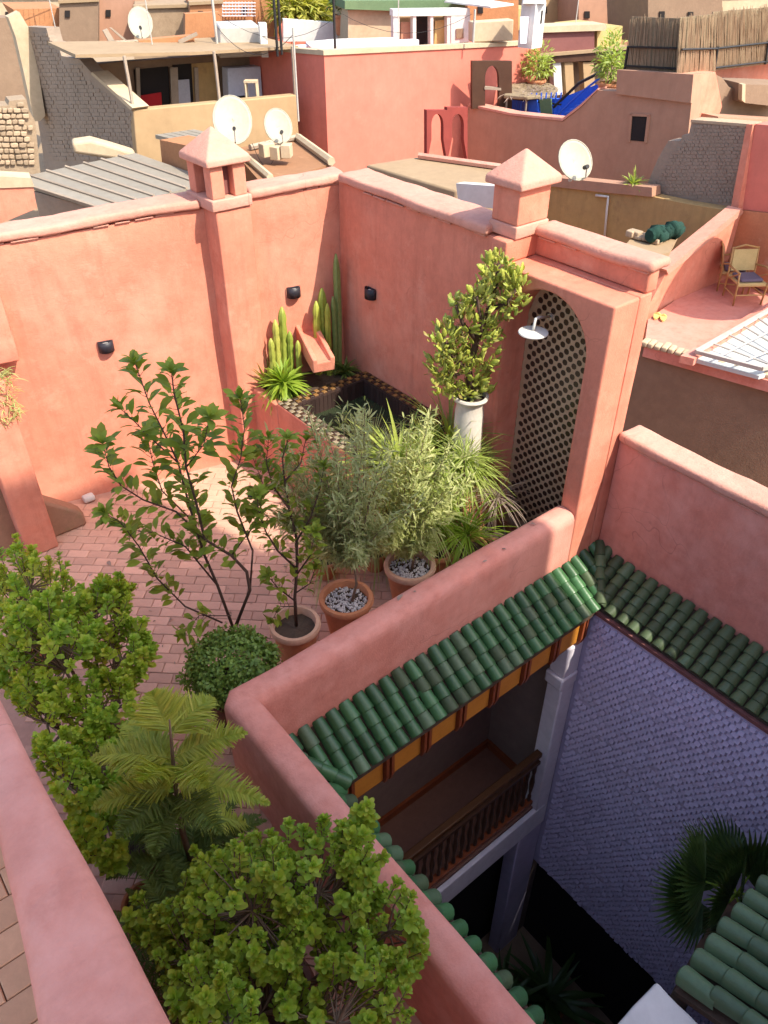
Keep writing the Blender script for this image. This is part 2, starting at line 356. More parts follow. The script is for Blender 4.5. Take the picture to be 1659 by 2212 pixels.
def piece(name, me, M, parent):
    """one piece (tile, brick, leaf) of a thing, mesh data shared between alike pieces"""
    o = bpy.data.objects.new(name, me); col.objects.link(o); o.parent = parent
    M = M.copy(); M.translation -= ORG[parent]; o.matrix_local = M; ORG[o] = ORG[parent]
    return o
def one(name, mb, mat, label, cat, group=None, loc=None, **k):
    loc = Vector(loc) if loc is not None else Vector((sum(p.x for p in mb.v) / len(mb.v), sum(p.y for p in mb.v) / len(mb.v), min(p.z for p in mb.v)))
    return tag(mb.build(name, mat, None, org=loc, **k), label, cat, group)
def struct(name, mb, mat, **k):
    return tag(mb.build(name, mat, None, org=Vector((0, 0, 0)), **k), kind='structure')
def rough_box(mb, a, b_, cell=0.12, amp=0.008, taper=0.0, seed=0.0, cut=0.03):
    """a hand-plastered block: rounded edges, uneven faces"""
    a, b_ = Vector(a), Vector(b_); bm = bmesh.new()
    bmesh.ops.create_cube(bm, size=1.0)
    sz = b_ - a
    for v in bm.verts: v.co = Vector(((v.co[i] + 0.5) * sz[i] + a[i] for i in range(3)))
    bmesh.ops.bevel(bm, geom=list(bm.edges), offset=cut, segments=3, affect='EDGES', profile=0.5)
    for ax in range(3):
        n = int(abs(sz[ax]) / cell)
        for i in range(1, n):
            co = Vector((0, 0, 0)); co[ax] = a[ax] + sz[ax] * i / n; no = Vector((0, 0, 0)); no[ax] = 1
            bmesh.ops.bisect_plane(bm, geom=bm.verts[:] + bm.edges[:] + bm.faces[:], plane_co=co, plane_no=no)
    bm.normal_update()
    for v in bm.verts:
        p = v.co * 1.6 + Vector((seed, seed * 2, 0))
        v.co += Vector((noise.noise(p), noise.noise(p + Vector((7, 3, 1))), noise.noise(p + Vector((1, 9, 4))))) * amp + v.normal * noise.noise(v.co * 6) * amp * 0.5
    bm.verts.index_update()
    mb.add([v.co.copy() for v in bm.verts], [tuple(v.index for v in f.verts) for f in bm.faces]); bm.free()
    return mb
def rotmat(d, up=Vector((0, 0, 1)), roll=0.0, s=1.0, loc=(0, 0, 0)):
    """matrix whose +Y runs along d, +Z as near up as possible"""
    y = Vector(d).normalized(); x = y.cross(up)
    if x.length < 1e-4: x = y.orthogonal()
    x.normalize(); z = x.cross(y)
    M = Matrix((x, y, z)).transposed() @ Matrix.Rotation(roll, 3, 'Y')
    return Matrix.LocRotScale(Vector(loc), M.to_quaternion(), Vector((s, s, s) if not hasattr(s, '__len__') else s))
def leaf_t(L=1.0, W=0.4, tip=0.6, curve=0.15, fold=0.12, n=4, pw=0.75):
    """leaf template along +Y: length L, width W, widest at fraction tip"""
    v, f = [Vector((0, 0, 0))], []
    rows = []
    for t in ([0.14, 0.38, 0.64, 0.85, 0.965] if pw < 0.6 else [i / n for i in range(1, n)]):
        w = W / 2 * (math.sin(math.pi * t ** (math.log(0.5) / math.log(tip))) ** pw); y = L * t; z = -curve * L * (t * t) + 0.05 * L * math.sin(math.pi * t)
        k = len(v); v += [Vector((-w, y, z + fold * w * 2)), Vector((0, y, z)), Vector((w, y, z + fold * w * 2))]; rows.append(k)
    v.append(Vector((0, L, -curve * L))); e = len(v) - 1
    a = rows[0]; f += [(0, a + 1, a), (0, a + 2, a + 1)]
    for i in range(len(rows) - 1):
        a, b_ = rows[i], rows[i + 1]; f += [(a, a + 1, b_ + 1, b_), (a + 1, a + 2, b_ + 2, b_ + 1)]
    a = rows[-1]; f += [(a, a + 1, e), (a + 1, a + 2, e)]
    return v, f
def blade_t(L=1.0, W=0.05, droop=0.4, n=5):
    v, f = [], []
    for i in range(n + 1):
        t = i / n; w = W / 2 * (1 - t ** 2.2) * (0.6 + 0.8 * min(1, t * 3)) + 0.0008; y = L * (t - 0.12 * droop * t * t); z = -droop * L * t * t
        v += [Vector((-w, y, z + w * 0.5)), Vector((0, y, z)), Vector((w, y, z + w * 0.5))]
    for i in range(n):
        a = i * 3; f += [(a, a + 1, a + 4, a + 3), (a + 1, a + 2, a + 5, a + 4)]
    return v, f
def tmesh(name, t, mat):
    m = MB(); m.add(*t); return m.mesh(name, mat, smooth=True)
U = random.uniform
def rdir(zmin=-1, zmax=1):
    a = U(0, 2 * math.pi); z = U(zmin, zmax); q = math.sqrt(max(0, 1 - z * z)); return Vector((q * math.cos(a), q * math.sin(a), z))
surf('wood_rail', (0.085, 0.035, 0.012), (0.065, 0.026, 0.009), blot=4, rough=0.5, bump=0.2)
# ================================================================== THE SETTING
struct('ground', MB().mm((-120, -60, -7.2), (160, 160, -6.5)), 'street')

# ------------------------------------------------------------------ terrace floor with its pavers
fl = MB().mm((0.09, 3.24, -0.32), (4.76, 8.2, -0.014)).mm((0.09, -1.6, -0.32), (1.35, 3.238, -0.014))
floor = struct('terrace_floor', fl, 'paver_bed')
def paver_mesh(name, L, W, mat, t=0.03):
    m = MB(); bm = bmesh.new(); bmesh.ops.create_cube(bm, size=1)
    for v in bm.verts: v.co = Vector((v.co.x * L, v.co.y * W, (v.co.z - 0.5) * t))
    top = [e for e in bm.edges if all(v.co.z > -1e-4 for v in e.verts)]
    bmesh.ops.bevel(bm, geom=top, offset=0.004, segments=1, affect='EDGES')
    bm.verts.index_update(); m.add([v.co.copy() for v in bm.verts], [tuple(v.index for v in f.verts) for f in bm.faces]); bm.free()
    return m.mesh(name, mat), (m.v, m.f)
pv_me, pv_t = paver_mesh('paver', 0.203, 0.103, 'paver')
cands = []
prow = math.radians(CAM_AZ - 93)
ex, ey = Vector((math.cos(prow), math.sin(prow), 0)), Vector((-math.sin(prow), math.cos(prow), 0))
for i in range(-40, 60):
    for j in range(-90, 90):
        c = Vector((2, 5, 0)) + ey * (i * 0.108) + ex * (j * 0.208 + (0.104 if i % 2 else 0))
        ya = 6.96 - (c.x - 3.30) * math.tan(R(13.5))
        ok = (0.22 < c.x < 1.22 and -0.6 < c.y <= 3.44) or (0.22 < c.x < 4.64 and 3.44 < c.y < ya - 0.1)
        if not ok or (c.x > 3.5 and 4.7 < c.y): continue
        x, y, d = proj(c)
        if d < 0.3: continue
        pri = 0.0
        if 60 < x < 760 and 1030 < y < 1620: pri = 1.0 / d - 0.0005 * abs(x - 350) / 100
        cands.append((pri, c))
cands.sort(key=lambda q: -q[0])
rest = MB()
for k, (pri, c) in enumerate(cands):
    M = Matrix.Translation(c + Vector((0, 0, U(-0.003, 0.002)))) @ Matrix.Rotation(prow + U(-0.012, 0.012), 4, 'Z') @ Matrix.Rotation(U(-0.008, 0.008), 4, 'X')
    if k < 290 and pri > 0: piece('paver', pv_me, M, floor)
    else: rest.inst(pv_t, M)
tag(rest.build('paver_field', 'paver', floor, fix=False), kind='stuff')

# ------------------------------------------------------------------ upper terrace by the camera, its parapet
uf = MB().mm((-4.5, -1.6, -6.5), (-0.20, 3.1, 2.06)).mm((-0.199, -1.6, -6.5), (0.06, 3.1, 2.05))
upper = struct('upper_terrace', uf, 'rose_plaster')
pk_me, _ = paver_mesh('floor_brick', 0.246, 0.116, 'plank_floor')
for i in range(0, 26):
    for j in range(0, 5):
        c = Vector((-0.05 - j * 0.25 - (0.125 if i % 2 else 0), 0.15 + i * 0.12, 2.092))
        if c.x < -1.2: continue
        piece('floor_brick', pk_me, Matrix.Translation(c) @ Matrix.Rotation(U(-0.01, 0.01), 4, 'Z'), upper)
pp = MB(); prof_n = 11; ys = [-1.6 + 0.1 * i for i in range(48)]
for y in ys:
    xl = -0.315 + 0.15 * min(1.7, max(0.0, y - 0.1)); xr = 0.068
    for j in range(prof_n):
        t = j / (prof_n - 1); a = math.pi * (1 - t)
        x = (xl + xr) / 2 + (xr - xl) / 2 * math.copysign(abs(math.cos(a)) ** 0.55, math.cos(a))
        z = 2.93 + 0.075 * math.sin(a) ** 0.7
        v = Vector((x, y, z)); v += Vector((noise.noise(v * 2.1), 0, noise.noise(v * 2.5 + Vector((4, 4, 4))))) * 0.010
        pp.v.append(v)
    pp.v += [Vector((xr, y, 2.05)), Vector((xl, y, 2.07))]
m_ = prof_n + 2
for i in range(len(ys) - 1):
    for j in range(m_):
        a, b_ = i * m_ + j, i * m_ + (j + 1) % m_; pp.f.append((a, a + m_, b_ + m_, b_))
pp.f += [tuple(range(m_)), tuple((len(ys) - 1) * m_ + j for j in reversed(range(m_)))]
one('parapet_wall', pp, 'rose_plaster', 'thick rounded pink parapet running down the left foreground edge', 'parapet', smooth='auto')

# unseen blocks added on the sunny side, behind the viewpoint, sized to shade the yard
one('shade_block', MB().mm((-0.6, -6.5, -6.5), (5.46, -4.5, 14.3)), 'rose_plaster', 'tall slim pink shade block added behind the viewpoint, outside the picture', 'house')
one('shade_block', MB().mm((5.47, -6.5, -6.5), (6.49, -4.5, 10.8)), 'rose_plaster', 'lower pink shade block added behind the viewpoint, outside the picture', 'house')

# ------------------------------------------------------------------ wall A (long sunlit wall at the back left)
AA = R(-13.5); TA = Vector((math.cos(AA), math.sin(AA), 0)); NA = Vector((-math.sin(AA) * -1, math.cos(AA) * -1, 0)) * 1.0
NA = Vector((math.sin(AA), -math.cos(AA), 0))                  # towards the terrace
PA = Vector((3.30, 6.96, 0))
def wa(s_, out=0.0, z=0.0): return PA + TA * s_ + NA * out + Vector((0, 0, z + (0.045 * (s_ - 1.5) if z > 2.6 else 0)))   # s_ along the wall, out from it
sc = (4.76 - 3.30) / TA.x
def slab_local(mb, s0, s1, o0, o1, z0, z1, cell=0.15, amp=0.006, cut=0.02, seed=0):
    t = MB(); rough_box(t, (s0, o0, z0), (s1, o1, z1), cell, amp, 0, seed, cut)
    mb.add([wa(v.x, v.y, v.z) for v in t.v], t.f); return mb
wA = thing('boundary_wall', wa(0), 'long sunlit pink plastered wall with coping at the back left of the terrace', 'wall')
slab_local(MB(), -5.2, sc + 0.05, -0.30, 0.0, -3.0, 2.87, 0.25, 0.010, 0.01).build('wall', 'pink_plaster', wA, smooth='auto')
for k, (s0, s1) in enumerate([(-5.3, 0.10), (0.58, sc + 0.10)]):
    slab_local(MB(), s0, s1, -0.31, 0.042, 2.885, 2.968, 0.07, 0.022, 0.03, k * 3).build('coping', 'coping_plaster', wA, smooth='auto')
s_ = -4.6; i = 0
while s_ < sc - 0.1:                                            # ragged brick edge under the coping
    i += 1; l = U(0.10, 0.30)
    if not (-0.22 < s_ < 0.6) and random.random() < 0.8:
        slab_local(MB(), s_, s_ + l, -0.02, 0.012 + U(-0.006, 0.006), 2.872, 2.8835, 0.3, 0.002, 0.003, i).build('edge_brick', 'coping_plaster', wA, smooth='auto')
    s_ += l + U(0.004, 0.06)

def chimney(name, base, ax, ay, w, d, z0, stem, label, slots=True, capo=0.075, caph=0.20, lip=0.075, mo=0.04):
    """square chimney: moulding, four corner posts round a dark flue, overhanging pyramid cap; ax, ay unit axes"""
    T = thing(name, base + Vector((0, 0, z0)), label, 'chimney', 'pyramid capped chimneys')
    def bx(a0, a1, b0, b1, q0, q1, amp=0.004, cut=0.012):
        t = MB(); rough_box(t, (a0, b0, q0), (a1, b1, q1), 0.09, amp, 0, base.x, cut)
        m = MB(); m.add([base + ax * v.x + ay * v.y + Vector((0, 0, v.z)) for v in t.v], t.f); return m
    w2, d2 = w / 2, d / 2
    bx(-w2 - mo, w2 + mo, -d2 - mo, d2 + mo, z0, z0 + 0.10, 0.008).build('moulding', 'coping_plaster', T, smooth='auto')
    z1, z2 = z0 + 0.102, z0 + 0.10 + stem
    if slots:
        bx(-w2 + 0.09, w2 - 0.09, -d2 + 0.09, d2 - 0.09, z1, z2, 0).build('flue', 'wine_plaster', T)
        p = min(w, d) * 0.36
        for sa in (-1, 1):
            for sb in (-1, 1):
                bx(*sorted((sa * w2, sa * (w2 - p))), *sorted((sb * d2, sb * (d2 - p))), z1, z2, 0.002, 0.008).build('post', 'pink_plaster', T, smooth='auto')
    else:
        bx(-w2, w2, -d2, d2, z1, z2).build('stem', 'pink_plaster', T, smooth='auto')
    q = MB(); a, b_ = w2 + capo, d2 + capo; zz = z2 + 0.001
    c = [base + ax * (sx * a) + ay * (sy * b_) for sx, sy in ((-1, -1), (1, -1), (1, 1), (-1, 1))]
    q.add([v + Vector((0, 0, zz)) for v in c] + [v + Vector((0, 0, zz + lip)) for v in c] + [base + Vector((0, 0, zz + lip + caph))],
          [(3, 2, 1, 0), (0, 1, 5, 4), (1, 2, 6, 5), (2, 3, 7, 6), (3, 0, 4, 7), (4, 5, 8), (5, 6, 8), (6, 7, 8), (7, 4, 8)])
    q.build('cap', 'coping_plaster', T, bevel=0.015, seg=3)
    return T
# pilaster that carries the first chimney
pilo = one('chimney_pilaster', rough_box(MB(), (3.43, 6.68, -0.02), (3.80, 7.02, 2.83), 0.2, 0.008, 0, 5, 0.015), 'pink_plaster', 'tall pink pilaster standing out from the sunlit wall below the slotted chimney', 'pilaster', smooth='auto')
chimney('chimney', Vector((3.605, 6.91, 0)), Vector((1, 0, 0)), Vector((0, 1, 0)), 0.36, 0.44, 2.832, 0.28, 'pink chimney with dark vertical slots above the sunlit wall pilaster', True, 0.045, 0.23, 0.06, 0.03)

# block with its own coping at the left end of wall A
wb = thing('wall_block', wa(-2.6, 0.1, 1.75), 'pink plaster block with a rough cream coping against the left end of the wall', 'wall block')
slab_local(MB(), -4.6, -1.78, 0.004, 0.16, 1.72, 2.42, 0.15, 0.008, 0.02, 9).build('block', 'pink_plaster', wb, smooth='auto')
slab_local(MB(), -4.6, -1.86, 0.004, 0.22, 2.422, 2.50, 0.08, 0.016, 0.03, 11).build('coping', 'cream', wb, smooth='auto')

# ------------------------------------------------------------------ wall B with the shower arch
wB = thing('garden_wall', (4.9, 5.6, 0), 'shaded pink wall with coping on the right of the plunge pool', 'wall')
rough_box(MB(), (4.76, 4.42, -3), (5.06, 6.60, 2.90), 0.25, 0.010, 0, 2, 0.01).build('wall', 'pink_plaster', wB, smooth='auto')
rough_box(MB(), (4.70, 4.50, 2.902), (5.08, 6.52, 2.985), 0.07, 0.02, 0, 5, 0.025).build('coping', 'coping_plaster', wB, smooth='auto')
y = 4.52
while y < 6.4:
    l = U(0.1, 0.26)
    if random.random() < 0.75: rough_box(MB(), (4.73, y, 2.886), (4.80, y + l, 2.9), 0.3, 0.003, 0, y * 9, 0.004).build('edge_brick', 'coping_plaster', wB, smooth='auto')
    y += l + U(0.005, 0.06)
AX, AY0, AY1 = 4.70, 3.14, 4.42                                # arch tower front plane and its ends
OY0, OY1, OSP = 3.325, 4.185, 2.22                             # opening and springing height
tw = thing('shower_arch', (4.9, 3.78, 0), 'tall pink masonry arch with a tiled shower niche beside the courtyard', 'shower')
ol = [Vector((AX, AY0, -0.02)), Vector((AX, OY0, -0.02))]
oc, orad = (OY0 + OY1) / 2, (OY1 - OY0) / 2
for i in range(25):
    a = math.pi * i / 24; ol.append(Vector((AX, oc - orad * math.cos(a), OSP + orad * math.sin(a) * 1.02)))
ol += [Vector((AX, OY1, -0.02)), Vector((AX, AY1, -0.02)), Vector((AX, AY1, 2.735)), Vector((AX, AY0, 2.735))]
MB().prism(ol, (0.30, 0, 0)).build('arch_front', 'pink_plaster', tw, bevel=0.018, seg=3)
rough_box(MB(), (5.002, AY0, -3.0), (5.15, AY1, 2.735), 0.25, 0.004, 0, 4, 0.012).build('back_wall', 'pink_plaster', tw, smooth='auto')
rough_box(MB(), (5.07, AY0 + 0.005, 2.737), (5.20, 4.28, 2.905), 0.15, 0.006, 0, 6, 0.02).build('upper_wall', 'pink_plaster', tw, smooth='auto')
rough_box(MB(), (5.02, AY0 - 0.02, 2.907), (5.28, 4.26, 2.99), 0.07, 0.022, 0, 8, 0.035).build('coping', 'coping_plaster', tw, smooth='auto')
rough_box(MB(), (AX + 0.002, 4.25, 2.737), (5.088, AY1 - 0.004, 2.92), 0.12, 0.005, 0, 3, 0.015).build('end_pier', 'pink_plaster', tw, smooth='auto')
for i in range(5):
    y = 3.16 + i * 0.222
    rough_box(MB(), (5.045, y, 2.888), (5.09, y + U(0.10, 0.19), 2.9045), 0.3, 0.003, 0, i + 30, 0.006).build('edge_brick', 'coping_plaster', tw, smooth='auto')
# zellige inside the niche: dark squares on point set in pale tiles
tx = 4.998
bed = MB(); bp_ = [Vector((tx, OY0 + 0.004, 0.0))]
for i in range(25):
    a = math.pi * i / 24; bp_.append(Vector((tx, oc - (orad - 0.004) * math.cos(a), OSP + (orad - 0.004) * math.sin(a) * 1.02)))
bp_.append(Vector((tx, OY1 - 0.004, 0.0)))
bed.prism(bp_, (-0.004, 0, 0)); bedo = bed.build('grout_panel', 'cream', tw)
pt = 0.098                                                    # pitch of the pattern
def octo(w, h=0.004):
    m = MB(); q = w / 2; c = [(math.cos(math.pi * (k + 0.5) / 4), math.sin(math.pi * (k + 0.5) / 4)) for k in range(8)]
    m.v = [Vector((0, q * a, q * b_)) for a, b_ in c] + [Vector((-h, q * a * 0.93, q * b_ * 0.93)) for a, b_ in c]
    m.f = [tuple(range(8, 16))] + [(k, (k + 1) % 8, (k + 1) % 8 + 8, k + 8) for k in range(8)]
    return m
def sqr(w, h=0.004):
    m = MB(); q = w / 2
    m.add([(0, -q, 0), (0, 0, -q), (0, q, 0), (0, 0, q), (-h, -q * 0.94, 0), (-h, 0, -q * 0.94), (-h, q * 0.94, 0), (-h, 0, q * 0.94)],
          [(4, 7, 6, 5), (0, 4, 5, 1), (1, 5, 6, 2), (2, 6, 7, 3), (3, 7, 4, 0)])
    return m
dk_me = octo(pt * 0.60).mesh('dark_tile', 'tile_dark', fix=True)
lt = MB(); ltm = sqr(pt * 1.02, 0.003)
ndk = 0
for i in range(0, 40):
    for j in range(0, 14):
        for k in (0, 1):
            y = OY0 + 0.01 + (j + 0.5 * k) * pt; z = 0.02 + (i + 0.5 * k) * pt
            if z > OSP:
                if (y - oc) ** 2 + (z - OSP) ** 2 > (orad - 0.045) ** 2: continue
            elif not (OY0 + 0.035 < y < OY1 - 0.035): continue
            P = Vector((tx - 0.0045, y, z))
            lt.add([v + P + Vector((0, pt / 2, 0)) for v in ltm.v], ltm.f)
            if ndk < 2000 and z > 0.15: piece('dark_tile', dk_me, Matrix.Translation(P), tw); ndk += 1
tag(lt.build('pale_tiles', 'tile_light', tw, fix=False), kind='stuff')
# shower head on its bent arm
sh = thing('rain_shower', (4.985, 3.74, 2.2), 'round pale shower head on a bent arm in the tiled arch', 'shower head')
hb = on_x(1152, 717, 4.62); am = on_x(1155, 690, 4.62); aw = Vector((4.985, on_x(1190, 684, 4.99).y, on_x(1190, 684, 4.99).z))
MB().lathe([(0.0, 0.012), (0.03, 0.012), (0.075, 0.008), (0.118, 0.002), (0.122, -0.006), (0.115, -0.014), (0.0, -0.016)], hb, 28).build('head', 'white_paint', sh, smooth='auto')
MB().tube([hb + Vector((0, 0, 0.01)), hb + Vector((0, 0, 0.05)), am + Vector((0.01, 0, 0.0)), am + (aw - am) * 0.25 + Vector((0, 0, 0.012)), aw], [0.012] * 5, 8).build('arm', 'white_paint', sh, smooth=True)
MB().tube([aw + Vector((-0.012, 0, 0)), aw + Vector((0.012, 0, 0))], 0.03, 12).build('flange', 'chrome', sh)
# second chimney
chimney('chimney', Vector((4.975, 4.385, 0)), Vector((1, 0, 0)), Vector((0, 1, 0)), 0.36, 0.29, 2.922, 0.28, 'solid pink chimney with a broad pyramid cap above the shower arch', False, 0.055, 0.20, 0.06, 0.012)

# ------------------------------------------------------------------ right wall over the courtyard
wR = thing('courtyard_wall', (5.25, 1.5, 0.2), 'pink wall with pale coping above the right hand green tiles', 'wall')
rough_box(MB(), (5.12, -1.6, -0.5), (5.32, 3.135, 1.44), 0.25, 0.010, 0, 12, 0.01).build('wall', 'rose_plaster', wR, smooth='auto')
rough_box(MB(), (5.078, -1.6, 1.442), (5.34, 3.134, 1.53), 0.07, 0.02, 0, 17, 0.03).build('coping', 'coping_plaster', wR, smooth='auto')
y = 0.7
while y < 2.95:
    l = U(0.1, 0.3)
    if random.random() < 0.7: rough_box(MB(), (5.096, y, 1.426), (5.15, y + l, 1.4395), 0.3, 0.003, 0, y * 7, 0.004).build('edge_brick', 'coping_plaster', wR, smooth='auto')
    y += l + U(0.005, 0.07)

# ------------------------------------------------------------------ low parapet round the courtyard
prof = [(-0.12, -0.3), (-0.12, 0.79), (-0.114, 0.82), (-0.095, 0.842), (-0.06, 0.852), (0.0, 0.856), (0.045, 0.848), (0.078, 0.826), (0.095, 0.79), (0.10, 0.74), (0.10, -0.32)]
one('parapet_wall', MB().sweep([(4.698, 3.24, 0), (1.42, 3.24, 0), (1.40, 3.22, 0), (1.40, -1.6, 0)], prof, True, 0.014, 0.10), 'rose_plaster',
    'low rounded pink parapet round the two far sides of the courtyard', 'parapet', loc=(1.4, 3.24, 0), smooth='auto')

# ------------------------------------------------------------------ green tiled eaves
def barrel(L, r0, r1, mat, name='roof_tile'):
    m = MB(); n = 7
    for (y, r, dz) in ((0.0, r0, 0.006), (0.006, r0 * 1.05, 0.009), (0.03, r0 * 1.05, 0.008), (L, r1, 0.0)):
        for j in range(n):
            a = math.pi * j / (n - 1); m.v.append(Vector((r * math.cos(a), y, r * 1.05 * math.sin(a) + dz)))
    for i in range(3):
        for j in range(n - 1): m.f.append((i * n + j, i * n + j + 1, (i + 1) * n + j + 1, (i + 1) * n + j))
    m.f.append(tuple(range(n)))
    return m.mesh(name, mat, smooth='auto', fix=False)
tile_g = [barrel(0.155, 0.0545, 0.0485, 'green_glaze')] * 5 + [barrel(0.155, 0.0545, 0.0485, 'grey_glaze'), barrel(0.155, 0.0545, 0.0485, 'olive_glaze')]
tile_o = [barrel(0.155, 0.056, 0.047, 'olive_glaze')] * 4 + [barrel(0.155, 0.056, 0.047, 'grey_glaze')]
def tube_run(T, eave, top, meshes, trim=0.0, seg=0.132):
    """one run of barrel tiles from the eave up to the top; each tile laps the one above"""
    d = Vector(top) - Vector(eave); L = d.length; d.normalize(); n = max(1, int(round((L - 0.02) / seg)))
    for i in range(n):
        p = Vector(eave) + d * (i * (L - 0.03) / n) + Vector((0, 0, -0.0025 * i + U(-0.003, 0.003)))
        sd_ = d.cross(Vector((0, 0, 1))).normalized(); p = p + sd_ * U(-0.005, 0.005)
        M = rotmat((d + sd_ * U(-0.04, 0.04)).normalized(), roll=U(-0.12, 0.12), loc=p, s=(U(0.94, 1.05), (L / n) / 0.132 * U(0.98, 1.03), U(0.96, 1.04)))
        piece('roof_tile', random.choice(meshes), M, T)
ZT, ZE = 0.33, 0.03
# far side
rf = thing('tile_roof', (3.1, 3.0, 0), 'green glazed tile eave below the far parapet, over the wooden gallery', 'tile roof', 'green tiled courtyard eaves')
MB().prism([(1.5, 3.135, ZT - 0.07), (5.115, 3.135, ZT - 0.07), (4.73, 2.745, ZE - 0.05), (1.83, 2.745, ZE - 0.05)], (0, 0, -0.05)).build('tile_bed', 'soil', rf)
for i in range(29):
    x = 1.53 + i * 0.1255
    y0 = 2.735
    if x < 1.85: y0 = 2.735 + (1.85 - x) / 0.35 * 0.40
    if x > 4.74: y0 = 2.735 + (x - 4.74) / 0.38 * 0.40
    if y0 > 3.06: continue
    z0 = ZE - 0.03 + (y0 - 2.735) / 0.40 * (ZT - ZE)
    tube_run(rf, (x, y0, z0), (x, 3.15, ZT - 0.03), tile_g)
tube_run(rf, (1.86, 2.70, ZE + 0.015), (1.50, 3.13, ZT + 0.03), tile_g)          # hips
tube_run(rf, (4.735, 2.74, ZE + 0.0), (5.11, 3.12, ZT + 0.02), tile_o)
# left side
rl = thing('tile_roof', (1.65, 1.2, 0), 'green glazed tile eave inside the near left parapet, tile ends showing', 'tile roof', 'green tiled courtyard eaves')
MB().prism([(1.5, 3.12, ZT - 0.08), (1.83, 2.75, ZE - 0.06), (1.80, -1.5, ZE - 0.06), (1.5, -1.5, ZT - 0.08)], (0, 0, -0.05)).build('tile_bed', 'soil', rl)
for i in range(31):
    y = 2.96 - i * 0.124
    x1 = 1.80 if y < 2.72 else 1.80 - (y - 2.72) / 0.40 * 0.30
    tube_run(rl, (x1, y, ZE - 0.03 + (1.80 - x1)), (1.49, y, ZT - 0.03), tile_g)
# right side
rr = thing('tile_roof', (4.95, 1.2, 0), 'weathered dark green tile eave below the right hand courtyard wall', 'tile roof', 'green tiled courtyard eaves')
MB().prism([(5.115, 3.13, ZT - 0.08), (4.73, 2.745, ZE - 0.055), (4.73, -1.5, ZE - 0.055), (5.115, -1.5, ZT - 0.08)], (0, 0, -0.05)).build('tile_bed', 'soil', rr)
for i in range(32):
    y = 3.0 - i * 0.1255
    x1 = 4.725 if y < 2.72 else 4.725 + (y - 2.72) / 0.38 * 0.36
    tube_run(rr, (x1, y, ZE - 0.03 + (x1 - 4.725) * 0.75), (5.125, y, ZT - 0.03), tile_o, seg=0.10)
MB().mm((4.685, -1.5, -0.055), (4.722, 2.74, -0.02)).build('drip_edge', 'wine_plaster', rr)
# near side
rn = thing('tile_roof', (3.5, 0.1, 0), 'grey green tile eave on the near side, bottom right corner', 'tile roof', 'green tiled courtyard eaves')
MB().prism([(2.56, 0.44, -0.05), (4.75, 0.44, -0.05), (4.75, -0.6, 0.40), (2.56, -0.6, 0.40)], (0, 0, -0.05)).build('tile_bed', 'soil', rn)
near_t = [barrel(0.155, 0.062, 0.056, 'grey_glaze')]
for i in range(16):
    x = 2.64 + i * 0.145
    tube_run(rn, (x, 0.46 + U(-0.01, 0.01), 0.0), (x, -0.5, 0.40), near_t, seg=0.19)

# ------------------------------------------------------------------ inside the courtyard
cy = thing('courtyard_house', (3.2, 1.5, -6.5), 'whitewashed courtyard storeys below the green eaves', 'house')
MB().mm((1.30, -1.6, -6.5), (1.50, 3.14, -0.33)).build('wall', 'white_wash', cy)          # left
MB().mm((1.5, -1.6, -6.5), (5.0, -0.6, 0.30)).build('wall', 'white_wash', cy)             # near
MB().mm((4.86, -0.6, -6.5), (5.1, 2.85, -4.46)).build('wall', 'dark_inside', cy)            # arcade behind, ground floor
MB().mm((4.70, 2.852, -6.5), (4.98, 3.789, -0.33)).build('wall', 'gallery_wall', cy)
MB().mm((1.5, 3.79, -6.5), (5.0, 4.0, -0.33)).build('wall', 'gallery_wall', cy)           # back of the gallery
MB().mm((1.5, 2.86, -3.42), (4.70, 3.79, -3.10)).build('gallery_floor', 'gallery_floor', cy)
MB().mm((1.5, 2.80, -3.52), (4.70, 2.858, -3.13)).build('slab_edge', 'white_wash', cy, bevel=0.012)
MB().mm((1.52, 3.755, -3.098), (4.69, 3.788, -2.98)).build('skirting', 'wood_red', cy)
MB().mm((4.66, 2.99, -3.098), (4.698, 3.75, -2.98)).build('skirting', 'wood_red', cy)
MB().mm((1.5, 2.99, -0.42), (4.70, 3.788, -0.34)).build('ceiling', 'wood_dark', cy)
MB().mm((4.50, 2.80, -3.128), (4.70, 2.985, -1.02)).build('pillar', 'white_wash', cy, bevel=0.015)
MB().mm((4.46, 2.785, -1.018), (4.70, 3.0, -0.86)).build('pillar_capital', 'white_wash', cy, bevel=0.02)
MB().mm((4.49, 2.80, -0.858), (4.70, 2.985, -0.45)).build('pillar', 'white_wash', cy, bevel=0.015)
MB().mm((4.30, 2.82, -6.5), (4.70, 3.0, -3.53)).build('pillar', 'lavender_wash', cy, bevel=0.015)
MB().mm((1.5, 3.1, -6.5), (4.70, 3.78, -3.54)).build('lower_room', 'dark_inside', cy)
struct('courtyard_floor', MB().mm((1.5, -0.6, -6.499), (4.86, 3.1, -6.46)), 'mud_plaster')
# gallery fascia and brackets
gf = thing('gallery_fascia', (3.2, 2.8, -0.4), 'ochre wooden fascia with dark brackets under the far green eave', 'fascia')
bxs = [1.92 + 0.386 * i for i in range(8)]
for i in range(7):
    MB().mm((bxs[i] + 0.045, 2.80, -0.40), (bxs[i + 1] - 0.045, 2.825, -0.035)).build('panel', 'wood_ochre', gf, bevel=0.006)
for x in bxs:
    if x > 4.66: x = 4.63
    for dx in (-0.026, 0.026):
        MB().prism([(x + dx - 0.014, 2.765, -0.03), (x + dx - 0.014, 2.83, -0.03), (x + dx - 0.014, 2.83, -0.45), (x + dx - 0.014, 2.79, -0.43), (x + dx - 0.014, 2.765, -0.34)], (0.028, 0, 0)).build('bracket', 'wood_red', gf)
    MB().mm((x - 0.011, 2.80, -0.40), (x + 0.011, 2.824, -0.035)).build('bracket_core', 'wood_dark', gf)
